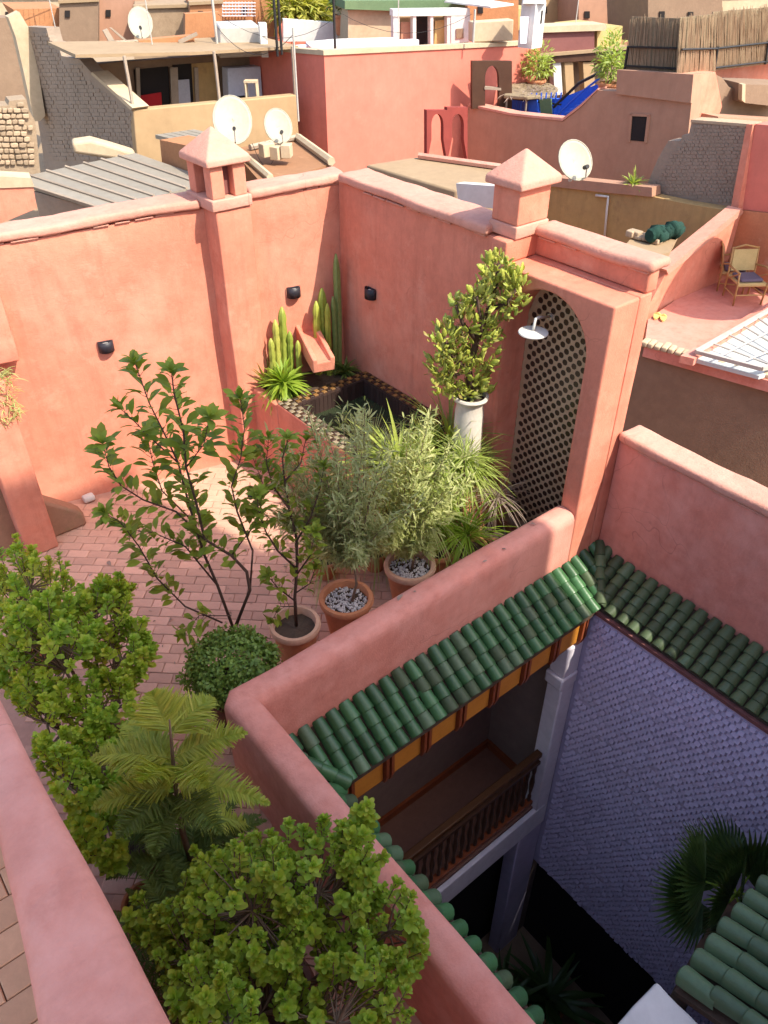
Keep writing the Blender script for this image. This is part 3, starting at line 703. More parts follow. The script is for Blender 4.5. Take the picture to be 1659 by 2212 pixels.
MB().mm((1.85, 2.755, -0.032), (4.70, 2.80, -0.012)).build('eave_board', 'wood_ochre', gf)
MB().mm((1.85, 2.83, -0.46), (4.695, 2.90, -0.40)).build('beam', 'wood_red', gf)
# balcony railing
br = thing('balcony_railing', (3.1, 2.88, -3.1), 'dark wooden baluster railing with ochre handrail along the shaded gallery', 'railing')
MB().mm((1.52, 2.865, -2.17), (4.498, 2.945, -2.10)).build('handrail', 'wood_rail', br, bevel=0.012)
MB().mm((1.52, 2.87, -2.30), (4.498, 2.94, -2.25)).build('rail', 'wood_dark', br)
MB().mm((1.52, 2.87, -3.06), (4.498, 2.94, -3.00)).build('rail', 'wood_red', br)
bal = MB().lathe([(0.012, 0), (0.022, 0.03), (0.022, 0.10), (0.012, 0.14), (0.025, 0.26), (0.030, 0.36), (0.016, 0.50), (0.024, 0.56), (0.024, 0.66), (0.014, 0.70)], (0, 0, 0), 8).mesh('baluster', 'wood_dark', smooth='auto')
for i in range(28): piece('baluster', bal, Matrix.Translation((1.60 + i * 0.106, 2.905, -3.0)), br)
# relief wall: courses of small projecting bricks under whitewash
rw = thing('relief_wall', (4.8, 1.2, -4.46), 'tall lavender courtyard wall of small projecting whitewashed bricks in deep shade', 'wall')
MB().mm((4.722, -0.598, -4.46), (4.858, 2.85, -0.06)).build('wall', 'lavender_wash', rw)
bw, bh = 0.068, 0.054
def relief_t():
    w, h, d = bw * 0.46, bh * 0.43, 0.026
    return ([Vector(p) for p in [(0, -w, -h), (0, w, -h), (0, w, h), (0, -w, h), (-d, -w * 0.8, -h * 0.75), (-d, w * 0.8, -h * 0.75), (-d * 0.35, w * 0.8, h * 0.8), (-d * 0.35, -w * 0.8, h * 0.8)]],
            [(4, 7, 6, 5), (0, 4, 5, 1), (1, 5, 6, 2), (2, 6, 7, 3), (3, 7, 4, 0)])
rt_ = relief_t(); q = MB(); q.add(*rt_); rl_me = q.mesh('relief_brick', 'lavender_wash', fix=True)
allb = []
for i in range(80):
    for j in range(50):
        y = 2.74 - (j + (0.5 if i % 2 else 0)) * bw; z = -0.14 - i * bh
        if y < -0.55: continue
        x_, y_, d_ = proj((4.7, y, z)); vis = 1160 < x_ < 1659 and 1300 < y_ < 2212 and not (x_ > 1380 and y_ > 1790) and not (y_ > 1850 + (x_ - 1130) * 0.93)
        y += 0.008 * noise.noise(Vector((y * 1.3, z * 1.1, 3))); z += 0.014 * noise.noise(Vector((y * 0.9, z * 1.7, 9)))
        if random.random() > 0.012: allb.append((d_ if vis else 99 + d_, Vector((4.7215, y, z))))
allb.sort(key=lambda t: t[0]); rest = MB()
for k, (d_, P) in enumerate(allb):
    M = Matrix.Translation(P) @ Matrix.Rotation(U(-0.10, 0.10), 4, 'X') @ Matrix.Rotation(U(-0.12, 0.12), 4, 'Z') @ Matrix.Diagonal((U(0.55, 1.3), U(0.86, 1.05), U(0.85, 1.05), 1))
    if k < 300: piece('relief_brick', rl_me, M, rw)
    else: rest.inst(rt_, M)
tag(rest.build('relief_bricks', 'lavender_wash', rw, fix=False), kind='stuff')
# white wall head at the near corner
rough_box(w_ := MB(), (1.99, -0.58, -0.9), (2.50, 0.53, 0.0), 0.07, 0.016, 0, 3, 0.02)
one('white_wall_head', w_, 'white_paint', 'bright white rough edged wall top between the green eaves at the bottom right', 'wall', smooth='auto')

# ------------------------------------------------------------------ plunge pool, spout, wall lamps
pl = thing('plunge_pool', (4.2, 5.5, 0), 'raised plunge pool with dark mosaic inside and patterned tile rim', 'pool')
PX0, PX1, PY0, PY1, PZ = 3.60, 4.755, 4.55, 6.20, 1.0
MB().mm((PX0, PY0, 0), (PX0 + 0.16, PY1, PZ - 0.014)).build('outer_wall', 'pink_plaster', pl, bevel=0.01)
MB().mm((PX0 + 0.161, PY0, 0), (PX1, PY0 + 0.16, PZ - 0.014)).build('outer_wall', 'pink_plaster', pl, bevel=0.01)
MB().mm((PX0 + 0.161, PY1 - 0.14, 0), (PX1, PY1, PZ - 0.014)).build('outer_wall', 'pool_tile', pl)
MB().mm((PX1 - 0.13, PY0 + 0.161, 0), (PX1, PY1 - 0.141, PZ - 0.014)).build('outer_wall', 'pool_tile', pl)
MB().mm((PX0 + 0.16, PY0 + 0.16, 0.0), (PX1 - 0.13, PY1 - 0.14, 0.79)).build('water', 'pool_water', pl)
def rim_tiles(p0, p1, w, nrow, mats, tw_=0.052):
    d = (Vector(p1) - Vector(p0)); L = d.length; d.normalize(); nrm = Vector((-d.y, d.x, 0)); n = int(L / tw_)
    for i in range(n):
        for r_ in range(nrow):
            c = Vector(p0) + d * ((i + 0.5) * L / n) + nrm * ((r_ + 0.5) * w / nrow)
            me = rim_me[mats[(i + r_) % 2]]
            piece('rim_tile', me, Matrix.Translation(c) @ Matrix.Rotation(math.atan2(d.y, d.x), 4, 'Z'), pl)
rim_me = {k: paver_mesh('rim_tile', 0.047, 0.047, k, 0.014)[0] for k in ('tile_dark', 'tile_ochre', 'rim_pale')}
rim_tiles((PX0 + 0.16, PY0, PZ), (PX0 + 0.16, PY1, PZ), 0.155, 3, ('rim_pale', 'tile_dark'))
rim_tiles((PX0 + 0.17, PY1 - 0.135, PZ), (PX1, PY1 - 0.135, PZ), 0.13, 2, ('tile_ochre', 'tile_dark'))
rim_tiles((PX1, PY0 + 0.2, PZ), (PX1, PY1 - 0.14, PZ), 0.125, 2, ('tile_ochre', 'tile_dark'))
tl_me = MB().mm((-0.024, -0.004, -0.15), (0.024, 0.0, 0.15)).mesh('liner_tile', 'pool_tile')
for i in range(17): piece('liner_tile', tl_me, Matrix.Translation((PX0 + 0.19 + i * 0.053, PY1 - 0.1405, 0.82)), pl)
for i in range(25): piece('liner_tile', tl_me, Matrix.Translation((PX1 - 0.1305, PY0 + 0.2 + i * 0.053, 0.82)) @ Matrix.Rotation(R(-90), 4, 'Z'), pl)
pb = thing('planter_bed', (4.1, 6.5, 0), 'raised planting bed of dark soil between the pool and the wall', 'planter')
MB().prism([(PX0 + 0.10, PY1 + 0.003, 0), (4.755, PY1 + 0.003, 0), (4.755, 6.57, 0), (PX0 + 0.10, 6.84, 0)], (0, 0, 0.93)).build('bed', 'soil', pb)
MB().mm((PX0, PY1 + 0.003, 0), (PX0 + 0.098, 6.85, 0.96)).build('bed_wall', 'pink_plaster', pb, bevel=0.01)
# spout: U section trough running out of wall A over the pool
sp = thing('water_spout', (4.3, 6.5, 1.2), 'pink plaster water trough jutting from the wall over the pool', 'spout')
s_a = on_pl(662, 716, wa(0), NA); s_b = on_pl(700, 782, wa(0, 0.62), NA)
ax_ = (s_b - s_a); ln = ax_.length; ax_.normalize(); sx = ax_.cross(Vector((0, 0, 1))).normalized(); sz = sx.cross(ax_)
def spv(u_, t, w_): return s_a + sx * u_ + ax_ * t + sz * w_
q = MB(); pr_ = [(-0.12, 0.09), (-0.12, -0.12), (0.12, -0.12), (0.12, 0.09), (0.068, 0.09), (0.068, -0.005), (-0.068, -0.005), (-0.068, 0.09)]
q.v = [spv(u_, -0.05, w_) for u_, w_ in pr_] + [spv(u_, ln, w_ - (0.05 if w_ > 0.05 else 0)) for u_, w_ in pr_]
q.f = [(i, i + 8, (i + 1) % 8 + 8, (i + 1) % 8) for i in range(8)] + [tuple(range(7, -1, -1)), tuple(range(8, 16))]
q.build('trough', 'pink_plaster', sp, bevel=0.012, seg=2)
def sconce(P, nrm, label):
    T = thing('wall_lamp', P, label, 'lamp', 'small black wall lamps'); t = Vector((-nrm.y, nrm.x, 0))
    m = MB(); n = 9; pts = []
    for zz in (-0.055, 0.055):
        pts += [P + t * (0.07 * math.cos(math.pi * i / (n - 1))) + nrm * (0.012 + 0.062 * math.sin(math.pi * i / (n - 1))) + Vector((0, 0, zz)) for i in range(n)]
    m.add(pts, [(i, i + 1, i + 1 + n, i + n) for i in range(n - 1)])
    o = m.build('shade', 'lamp_metal', T, smooth=True, fix=False); md = o.modifiers.new('thick', 'SOLIDIFY'); md.thickness = 0.005
    M = Matrix((t, nrm, Vector((0, 0, 1)))).transposed()
    MB().box(P + nrm * 0.008, (0.13, 0.014, 0.10), M=M).build('back_plate', 'lamp_metal', T)
    MB().box(P + nrm * 0.035 + Vector((0, 0, 0.01)), (0.045, 0.035, 0.05), M=M).build('bulb_holder', 'white_paint', T)
sconce(on_pl(228, 746, wa(0), NA), NA, 'black half round wall lamp on the sunlit wall left of the pilaster')
sconce(on_pl(633, 629, wa(0), NA), NA, 'black wall lamp on the sunlit wall above the water spout')
sconce(on_x(804, 632, 4.76), Vector((-1, 0, 0)), 'black wall lamp on the shaded pink wall right of the corner')

# ------------------------------------------------------------------ post and sloping flank wall at the left edge
cp = Vector((1.10, 6.82, 0))
post = thing('garden_post', cp, 'square pink post at the left edge with a trailing plant on top', 'post')
rough_box(MB(), (0.95, 6.68, 0), (1.25, 6.98, 1.84), 0.2, 0.008, 0, 3, 0.02).build('shaft', 'pink_plaster', post, smooth='auto')
fk = thing('stair_flank', (1.4, 7.1, 0), 'green patched brown sloping flank wall beside the square post', 'wall')
fp = on_z(189, 1134, 0.0)
Lw = [(fp.x, 0.0), (fp.x, 0.14), (fp.x - 0.05, 0.2), (fp.x - 0.95, 1.02), (fp.x - 0.95, 0.0)]
MB().prism([(x, fp.y, z) for x, z in Lw], (0, 0.2, 0)).build('flank', 'green_patch_plaster', fk, bevel=0.03, seg=3)
rough_box(st := MB(), (1.72, 7.18, 0.0), (1.84, 7.27, 0.07), 0.05, 0.01, 0, 1, 0.02)
one('white_stone', st, 'white_paint', 'small white stone on the floor by the foot of the sunlit wall', 'stone', smooth='auto')
leafmat('lime_mix', [(0.230, 0.299, 0.034), (0.414, 0.478, 0.069), (0.161, 0.215, 0.034), (0.552, 0.550, 0.138), (0.345, 0.263, 0.092)], 0.5, 0.3)
# ================================================================== PLANTS AND POTS
def pot(T, c, r, h, mat, rimmat=None, top='soil', n=28, wob=0.02):
    c = Vector(c)
    pb_ = MB().lathe([(r * 0.62, 0), (r * 0.70, 0.02), (r * 0.86, h * 0.55), (r * 0.95, h * 0.86)], c, n, wob).build('pot_body', mat, T, smooth='auto', fix=False)
    MB().lathe([(r * 0.95, h * 0.86), (r * 1.05, h * 0.88), (r * 1.09, h * 0.95), (r * 1.04, h), (r * 0.90, h), (r * 0.86, h * 0.96), (r * 0.84, h * 0.80)], c, n, wob).build('pot_rim', rimmat or mat, pb_, smooth='auto', fix=False)
    s = MB(); s.v = [c + Vector((0, 0, h * 0.84))] + [c + Vector((r * 0.85 * math.cos(a), r * 0.85 * math.sin(a), h * 0.84 + U(-0.01, 0.01))) for a in [2 * math.pi * i / 20 for i in range(20)]]
    s.f = [(0, i + 1, (i + 1) % 20 + 1) for i in range(20)]
    so_ = s.build('soil', 'soil', pb_, fix=False)
    if top == 'pebble':
        q = MB()
        for i in range(300):
            a, k = U(0, 6.28), math.sqrt(U(0, 1)) * r * 0.82; sz = U(0.010, 0.021)
            p = c + Vector((k * math.cos(a), k * math.sin(a), h * 0.85 + U(0, 0.012)))
            M = Matrix.Translation(p) @ Euler((U(0, 3), U(0, 3), U(0, 3))).to_matrix().to_4x4() @ Matrix.Diagonal((sz, sz * U(0.6, 1), sz * U(0.5, 0.8), 1))
            q.add([M @ Vector(v) for v in ((1, 0, 0), (-1, 0, 0), (0, 1, 0), (0, -1, 0), (0, 0, 1), (0, 0, -1))], [(0, 2, 4), (2, 1, 4), (1, 3, 4), (3, 0, 4), (2, 0, 5), (1, 2, 5), (3, 1, 5), (0, 3, 5)])
        tag(q.build('pebbles', 'pebble', T, smooth=True, fix=False), kind='stuff')
def leaf_out(T, leaves, me, tmpl, mat, nobj, name='leaf', restname='foliage'):
    """leaves: list of (matrix, priority); the largest-showing become pieces, the rest one joined part"""
    def key(l):
        x, y, d = proj(l.translation); vis = -20 < x < 1680 and -20 < y < 2230
        return (0 if vis else 1, d)
    leaves.sort(key=key); m = MB()
    for k, M in enumerate(leaves):
        if k < nobj: piece(name, me, M, T)
        else: m.inst(tmpl, M)
    if m.v: tag(m.build(restname, mat, T, smooth=True, fix=False), kind='stuff')
OVAL = leaf_t(0.056, 0.031, 0.62, -0.06, 0.2, 5, 0.5); leafmat('jade_leaf_mid', [(0.260, 0.352, 0.033), (0.364, 0.460, 0.046), (0.468, 0.568, 0.072), (0.221, 0.365, 0.046), (0.572, 0.541, 0.078)], 0.42, 0.38, 0.25); OVAL_MID = tmesh('leaf', OVAL, 'jade_leaf_mid'); OVAL_ME = tmesh('leaf', OVAL, 'jade_leaf'); OVAL_DK = tmesh('leaf', OVAL, 'jade_leaf_deep')
ELL = leaf_t(0.085, 0.040, 0.55, 0.16, 0.14, 4); ELL_ME = tmesh('leaf', ELL, 'dark_leaf')
def rosette(L, p, d, s=1.0, n=8, rings=2):
    d = Vector(d).normalized(); a0 = U(0, 6.28); o = d.orthogonal().normalized(); b_ = d.cross(o)
    for r_ in range(rings):
        k = n if r_ == 0 else max(3, n - 3)
        for i in range(k):
            a = a0 + 2 * math.pi * (i + 0.5 * r_) / k + U(-0.2, 0.2); t = (0.5 if r_ == 0 else 1.15) + U(-0.3, 0.25)
            ld = (o * math.cos(a) + b_ * math.sin(a)) * math.cos(t) + d * math.sin(t)
            L.append(rotmat(ld, d, U(-0.3, 0.3), s * U(0.75, 1.15) * (1 if r_ == 0 else 0.75), p + d * (0.012 * r_)))
def bush(name, label, base, lumps, nros, leafme, leaft, leafmat_, potspec, nobj=280, s=1.0, cat='bush', bark='bark', up=0.7, stemleaves=7, deepme=None, deepmat=None):
    T = thing(name, base, label, cat)
    base = Vector(base); L = []; LB = []; st = MB()
    if potspec: pot(T, base, *potspec)
    h0 = base + Vector((0, 0, potspec[1] * 0.82 if potspec else 0))
    tot = sum(l[3] for l in lumps)
    for (c, rad, crown, w) in lumps:
        c = Vector(c); k = max(2, int(nros * w / tot))
        j0 = h0 + (c - h0) * 0.35 + Vector((U(-.04, .04), U(-.04, .04), 0)); j1 = h0 + (c - h0) * 0.75
        st.tube([h0 + Vector((U(-.03, .03), U(-.03, .03), -0.03)), j0, j1, c], [0.016, 0.013, 0.010, 0.007], 5)
        for i in range(k):
            v = rdir(-0.55, 1); v.z = v.z * 0.9 + 0.1; q = U(0.45, 1.0) ** 0.5
            p = c + Vector((v.x * rad[0], v.y * rad[1], v.z * rad[2])) * q + Vector((0, 0, U(-0.03, 0.10)))
            d = (v * 0.5 + Vector((0, 0, up * 1.3)) + rdir() * 0.3).normalized(); Ls = U(0.09, 0.20); b0 = p - d * Ls
            st.tube([j1 if random.random() < 0.5 else c, b0, p], [0.006, 0.004, 0.0025], 4, False)
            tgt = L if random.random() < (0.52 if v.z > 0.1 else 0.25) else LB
            nw = max(3, int(Ls / 0.030)); o = d.orthogonal().normalized(); b2 = d.cross(o); sh_s = s * U(0.6, 1.12)
            for w_ in range(nw):
                t = (w_ + 1) / nw; pp_ = b0.lerp(p, t); a0 = w_ * 1.1 + U(-.3, .3); kk = random.choice((3, 4, 4))
                for e_ in range(kk):
                    a = a0 + 2 * math.pi * e_ / kk + U(-.25, .25); el = 0.15 + 0.75 * t + U(-.25, .25)
                    ld = (o * math.cos(a) + b2 * math.sin(a)) * math.cos(el) + d * math.sin(el)
                    tgt.append(rotmat(ld, d, U(-0.35, 0.35), sh_s * U(0.7, 1.12) * (1.05 - 0.25 * t), pp_))
            rosette(tgt, p, d, sh_s * 0.72, 5)
    st.build('stems', bark, T, smooth=True, fix=False)
    leaf_out(T, L, leafme, leaft, leafmat_, nobj // 2)
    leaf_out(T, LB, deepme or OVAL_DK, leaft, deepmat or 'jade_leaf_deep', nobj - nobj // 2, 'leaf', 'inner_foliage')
    return T

# foreground bush, hanging over the near parapet
bush('jade_bush', 'glossy round leaved green bush filling the bottom left foreground', (0.62, 1.75, 0),
     [((0.66, 1.82, 1.18), (0.32, 0.36, 0.30), 1, 3), ((0.97, 1.72, 1.12), (0.30, 0.34, 0.28), 1, 3), ((0.48, 1.50, 0.95), (0.30, 0.32, 0.36), 1, 2.4), ((0.88, 1.42, 0.92), (0.34, 0.34, 0.32), 1, 2.6), ((0.36, 1.85, 1.05), (0.20, 0.30, 0.28), 1, 2.2), ((0.30, 1.55, 1.25), (0.14, 0.22, 0.2), 1, 1.2),
      ((1.16, 1.66, 1.33), (0.12, 0.16, 0.16), 1, 1), ((1.27, 1.74, 1.42), (0.05, 0.06, 0.12), 1, 0.45), ((1.16, 1.40, 1.0), (0.16, 0.25, 0.26), 1, 1.2), ((0.70, 2.0, 0.8), (0.40, 0.3, 0.3), 1, 1.4), ((0.7, 1.2, 1.1), (0.4, 0.25, 0.25), 1, 2), ((0.36, 2.12, 0.98), (0.22, 0.22, 0.2), 1, 1.4), ((0.30, 1.35, 1.45), (0.14, 0.2, 0.16), 1, 1.2), ((0.62, 2.2, 0.85), (0.28, 0.2, 0.2), 1, 1.2)],
     560, OVAL_ME, OVAL, 'jade_leaf', (0.24, 0.42, 'brown_pot'), 300, 1.15)
# left bush
bush('jade_bush', 'tall olive green leafy bush against the left edge below the post', (0.60, 3.85, 0),
     [((0.60, 4.60, 1.32), (0.28, 0.36, 0.26), 1, 2), ((0.84, 4.25, 1.10), (0.28, 0.34, 0.28), 1, 2.2), ((0.52, 4.0, 1.35), (0.28, 0.32, 0.24), 1, 2.2), ((0.90, 3.98, 0.92), (0.24, 0.26, 0.28), 1, 1.6), ((0.40, 4.25, 1.05), (0.24, 0.34, 0.3), 1, 1.8),
      ((1.07, 4.35, 1.10), (0.12, 0.14, 0.14), 1, 0.8), ((0.62, 3.70, 0.85), (0.30, 0.24, 0.30), 1, 1.8), ((0.50, 3.40, 0.72), (0.26, 0.24, 0.26), 1, 1.6), ((0.30, 3.7, 1.0), (0.2, 0.3, 0.3), 1, 1.3), ((0.24, 3.25, 0.95), (0.14, 0.3, 0.26), 1, 1.2), ((0.26, 2.85, 0.85), (0.14, 0.22, 0.22), 1, 0.9), ((0.70, 3.5, 0.55), (0.22, 0.2, 0.2), 1, 0.9)],
     480, OVAL_MID, OVAL, 'jade_leaf_mid', (0.22, 0.38, 'terracotta'), 300, 1.32)
bush('jade_bush', 'small lush green shrub by the foot of the left bush', (0.50, 3.12, 0),
     [((0.50, 3.10, 0.62), (0.22, 0.24, 0.22), 1, 2), ((0.72, 3.22, 0.55), (0.16, 0.18, 0.18), 1, 1)], 95, OVAL_ME, OVAL, 'jade_leaf', (0.17, 0.30, 'brown_pot'), 200, 1.15)

# tall dark leaved shrub in the corner pot
cpot = Vector((1.55, 3.70, 0)); TS = thing('potted_shrub', cpot, 'tall open shrub with dark glossy leaves in the brown pot at the parapet corner', 'shrub')
pot(TS, cpot, 0.25, 0.46, 'brown_pot')
plane0 = on_z(510, 1345, 0.62)
def pxp(x, y, off=0.0): return on_pl(x, y, plane0 + FH * off, FH)
def draw_stems(T, lines, r0, mat, L, sp=0.055, s=1.0, leaf_from=0.3, tipn=7):
    st = MB()
    for ln_, off0, off1, rr_ in lines:
        n = len(ln_); pts = [pxp(x, y, off0 + (off1 - off0) * i / (n - 1)) for i, (x, y) in enumerate(ln_)]
        st.tube(pts, [r0 * rr_ * (1 - 0.75 * i / (n - 1)) for i in range(n)], 6)
        tot = sum((pts[i + 1] - pts[i]).length for i in range(n - 1)); q = tot * leaf_from; acc = 0; ph = U(0, 6)
        for i in range(n - 1):
            seg = (pts[i + 1] - pts[i]); l = seg.length; d = seg.normalized()
            while q < acc + l:
                p = pts[i] + d * (q - acc); ph += 2.4; o = d.orthogonal().normalized(); b_ = d.cross(o)
                for k in range(random.choice((2, 2, 3))):
                    a = ph + k * 2.1 + U(-.4, .4); e = (o * math.cos(a) + b_ * math.sin(a)) * 0.9 + d * U(0.2, 0.8) + Vector((0, 0, 0.15))
                    tw2 = p + e.normalized() * U(0.01, 0.05); st.tube([p, tw2], [0.0025, 0.0018], 3, False)
                    L.append(rotmat(e, Vector((0, 0, 1)), U(-0.6, 0.6), s * U(0.65, 1.1), tw2))
                q += sp * U(0.7, 1.4)
            acc += l
        rosette(L, pts[-1], (pts[-1] - pts[-2]) + Vector((0, 0, 0.05)), s * 0.95, tipn)
    st.build('stems', mat, T, smooth=True, fix=False)
L = []
draw_stems(TS, [
    ([(505, 1360), (470, 1265), (442, 1200), (420, 1130), (400, 1060), (385, 1000), (352, 930), (322, 870), (292, 785)], 0, 0.1, 1.0),
    ([(510, 1350), (540, 1275), (533, 1235), (500, 1200), (442, 1165), (425, 1090), (402, 1010), (396, 930), (376, 850), (371, 808)], 0, -0.1, 1.2),
    ([(480, 1345), (400, 1310), (340, 1250), (300, 1180), (262, 1130), (230, 1110)], 0, -0.25, 0.7),
    ([(540, 1275), (546, 1190), (512, 1105), (500, 1050), (520, 990), (528, 925), (520, 865)], 0, 0.25, 0.7),
    ([(442, 1165), (380, 1105), (310, 1080), (262, 1050), (236, 1010), (222, 960)], 0, -0.2, 0.7),
    ([(385, 1000), (330, 950), (285, 905), (262, 885)], 0.05, 0.2, 0.5), ([(420, 1130), (350, 1060), (330, 1000), (318, 940)], 0, 0.25, 0.5),
    ([(470, 1265), (400, 1180), (330, 1150), (290, 1145)], 0, 0.2, 0.6), ([(500, 1200), (560, 1120), (570, 1050), (545, 985)], 0, 0.3, 0.5),
    ([(402, 1010), (440, 960), (452, 905)], -0.05, -0.2, 0.4), ([(500, 1330), (430, 1330), (400, 1365)], -0.1, -0.2, 0.4)],
    0.012, 'bark_dark', L, 0.033, 1.4)
leaf_out(TS, L, ELL_ME, ELL, 'dark_leaf', 300)
# round ground cover in the same pot
GC = leaf_t(0.035, 0.022, 0.55, 0.1, 0.1, 3); gl = []
gc0 = cpot + Vector((0.02, 0.02, 0.60))
for i in range(6500):
    v = rdir(-0.5, 1); p = gc0 + Vector((v.x * 0.34, v.y * 0.34, v.z * 0.22)) * U(0.7, 1.02) * (1 + 0.25 * noise.noise(v * 3))
    gl.append(rotmat(v * 0.35 + rdir(), v, U(-0.8, 0.8), U(0.7, 1.2), p))
m = MB(); [m.inst(GC, M) for M in gl]
tag(m.build('ground_cover', 'ground_leaf', TS, smooth=True, fix=False), kind='stuff')

# citrus tree in the pale pot
p1c = on_z(637, 1350, 0.42); p1c.z = 0
CT = thing('potted_citrus', p1c, 'small citrus tree with dark leaves in the pale terracotta pot next to the corner shrub', 'tree')
pot(CT, p1c, 0.195, 0.45, 'terracotta', 'terracotta_pale')
plane0 = p1c.copy(); L = []
draw_stems(CT, [
    ([(640, 1352), (637, 1290), (642, 1220), (640, 1160), (625, 1100), (615, 1040), (610, 990), (622, 950)], 0, 0.05, 1.0),
    ([(642, 1230), (600, 1190), (575, 1150), (560, 1110), (555, 1070)], 0, -0.15, 0.6), ([(640, 1170), (670, 1120), (690, 1060), (700, 1010)], 0, 0.1, 0.6),
    ([(642, 1240), (670, 1200), (680, 1150)], 0, -0.1, 0.5), ([(640, 1300), (600, 1270), (580, 1245)], 0, -0.1, 0.5), ([(638, 1310), (605, 1310), (590, 1335)], 0, -0.1, 0.4),
    ([(640, 1280), (670, 1260), (680, 1230)], 0, 0.1, 0.4), ([(625, 1100), (590, 1050), (575, 1000), (580, 950)], 0, 0.15, 0.5), ([(615, 1040), (650, 1000), (660, 950)], 0, 0.2, 0.5)],
    0.015, 'bark_dark', L, 0.040, 1.1, 0.22)
leaf_out(CT, L, ELL_ME, ELL, 'dark_leaf', 260)
fr = on_pl(541, 1073, p1c, FH)
MB().lathe([(0.0, -0.022), (0.015, -0.017), (0.022, 0.0), (0.016, 0.016), (0, 0.021)], fr, 12).build('fruit', 'black_metal', CT, smooth=True)
MB().tube([fr + Vector((0, 0, 0.02)), fr + Vector((0.01, 0.0, 0.12))], 0.0025, 4).build('fruit_stalk', 'bark_dark', CT)

# fine leaved grey green plants in pebbled pots
FINE = leaf_t(0.068, 0.011, 0.5, 0.2, 0.1, 3)
def fine_tree(name, label, c, r, h, potm, rimm, trunk, vol, n, mat, s=1.0, nstem=26):
    T = thing(name, c, label, 'tree'); pot(T, c, r, h, potm, rimm, 'pebble')
    global plane0
    plane0 = Vector(c); st = MB(); pts = [pxp(x, y) for x, y in trunk]
    st.tube(pts, [0.017 * (1 - 0.5 * i / (len(pts) - 1)) for i in range(len(pts))], 6)
    m = MB(); top = pts[-1]
    for i in range(nstem):
        bx_, by_, rx, ry = random.choice(vol); a, k = U(0, 6.28), math.sqrt(U(0.05, 1)); off = U(-0.34, 0.34)
        e = pxp(bx_ + rx * k * math.cos(a), by_ + ry * k * math.sin(a), off)
        mid = top.lerp(e, 0.5) + Vector((U(-.06, .06), U(-.06, .06), U(0.0, .10)))
        st.tube([top, mid, e], [0.006, 0.004, 0.0015], 4, False)
        for q in range(n // nstem):
            t = U(0.15, 1.0); p = (top.lerp(mid, t * 2) if t < 0.5 else mid.lerp(e, t * 2 - 1)) + rdir() * U(0, 0.075)
            d = (e - top).normalized() * 0.6 + rdir() * 0.9
            m.inst(FINE, rotmat(d, Vector((0, 0, 1)), U(-1, 1), s * U(0.6, 1.25), p))
    st.build('stems', 'bark', T, smooth=True, fix=False)
    tag(m.build('foliage', mat, T, smooth=True, fix=False), kind='stuff')
    return T
p2c = on_z(748, 1296, 0.40); p2c.z = 0
fine_tree('potted_olive', 'airy grey green olive tree in the pebble topped pot in the middle', p2c, 0.215, 0.44, 'terracotta', 'terracotta', [(757, 1312), (770, 1262), (766, 1215)],
          [(670, 1050, 95, 110), (760, 980, 100, 120), (820, 1060, 110, 100), (640, 1000, 80, 90), (760, 1130, 100, 60), (590, 1080, 60, 60), (720, 930, 80, 60), (740, 1185, 80, 35)], 10500, 'olive_leaf', 1.2, 64)
p3c = on_z(885, 1225, 0.40); p3c.z = 0
fine_tree('potted_shrub', 'pale feathery shrub in the pebble topped pot nearest the arch', p3c, 0.215, 0.44, 'terracotta', 'terracotta_pale', [(888, 1235), (895, 1205), (885, 1180)],
          [(830, 1100, 90, 80), (880, 1050, 100, 90), (960, 1030, 90, 90), (860, 1150, 100, 45), (900, 950, 80, 70), (880, 1170, 80, 30)], 9000, 'pale_leaf', 1.25, 60)

# spiky plants in the sun
def spiky(name, label, c, potspec, n, Lr, W, mat, droop=(0.2, 0.7), zr=(0.0, 1.0), h=0.0, cat='plant', nobj=300, stem=None, grp=None):
    T = thing(name, c, label, cat, grp); c = Vector(c)
    if potspec: pot(T, c, *potspec)
    hub = c + Vector((0, 0, h))
    if stem: MB().tube([c + Vector((0, 0, 0.05)), hub], [stem, stem * 0.8], 8).build('stem', 'bark', T, smooth=True)
    kinds = []
    for k in range(4):
        t = blade_t(1.0, W, droop[0] + (droop[1] - droop[0]) * k / 3); kinds.append((t, tmesh('leaf', t, mat)))
    rest = MB()
    for i in range(n):
        d = rdir(*zr); t, me = kinds[min(3, max(0, int((1 - d.z) * 3 + U(-0.5, 0.9))))]
        s = U(*Lr); M = rotmat(d, Vector((0, 0, 1)), U(-0.3, 0.3), (s * 1.0, s, s), hub + d * 0.015 + Vector((0, 0, U(-0.05, 0.03))))
        if i < nobj: piece('leaf', me, M, T)
        else: rest.inst(t, M)
    if rest.v: tag(rest.build('foliage', mat, T, smooth=True, fix=False), kind='stuff')
    return T
yc = on_z(862, 1035, 0.85); yc.z = 0
spiky('yucca', 'bright yellow green spiky yucca in front of the pool', yc, (0.2, 0.40, 'terracotta'), 170, (0.40, 0.68), 0.05, 'yucca_leaf', h=0.95, stem=0.03, zr=(-0.25, 1.0))
y2 = on_z(968, 965, 1.0); y2.z = 0
spiky('yucca', 'thin leaved spiky plant left of the white pot', y2, (0.18, 0.36, 'terracotta'), 150, (0.38, 0.66), 0.032, 'yucca_leaf', h=1.05, stem=0.025, zr=(-0.2, 1.0))
y3 = on_z(1010, 1150, 0.55); y3.z = 0
spiky('potted_palm', 'low green palm with long thin arching leaves behind the parapet', y3, (0.2, 0.38, 'terracotta'), 130, (0.30, 0.52), 0.026, 'lime_leaf', (0.35, 0.95), (-0.1, 1.0), h=0.52, stem=0.03)
y4 = on_z(1075, 1070, 0.75); y4.z = 0
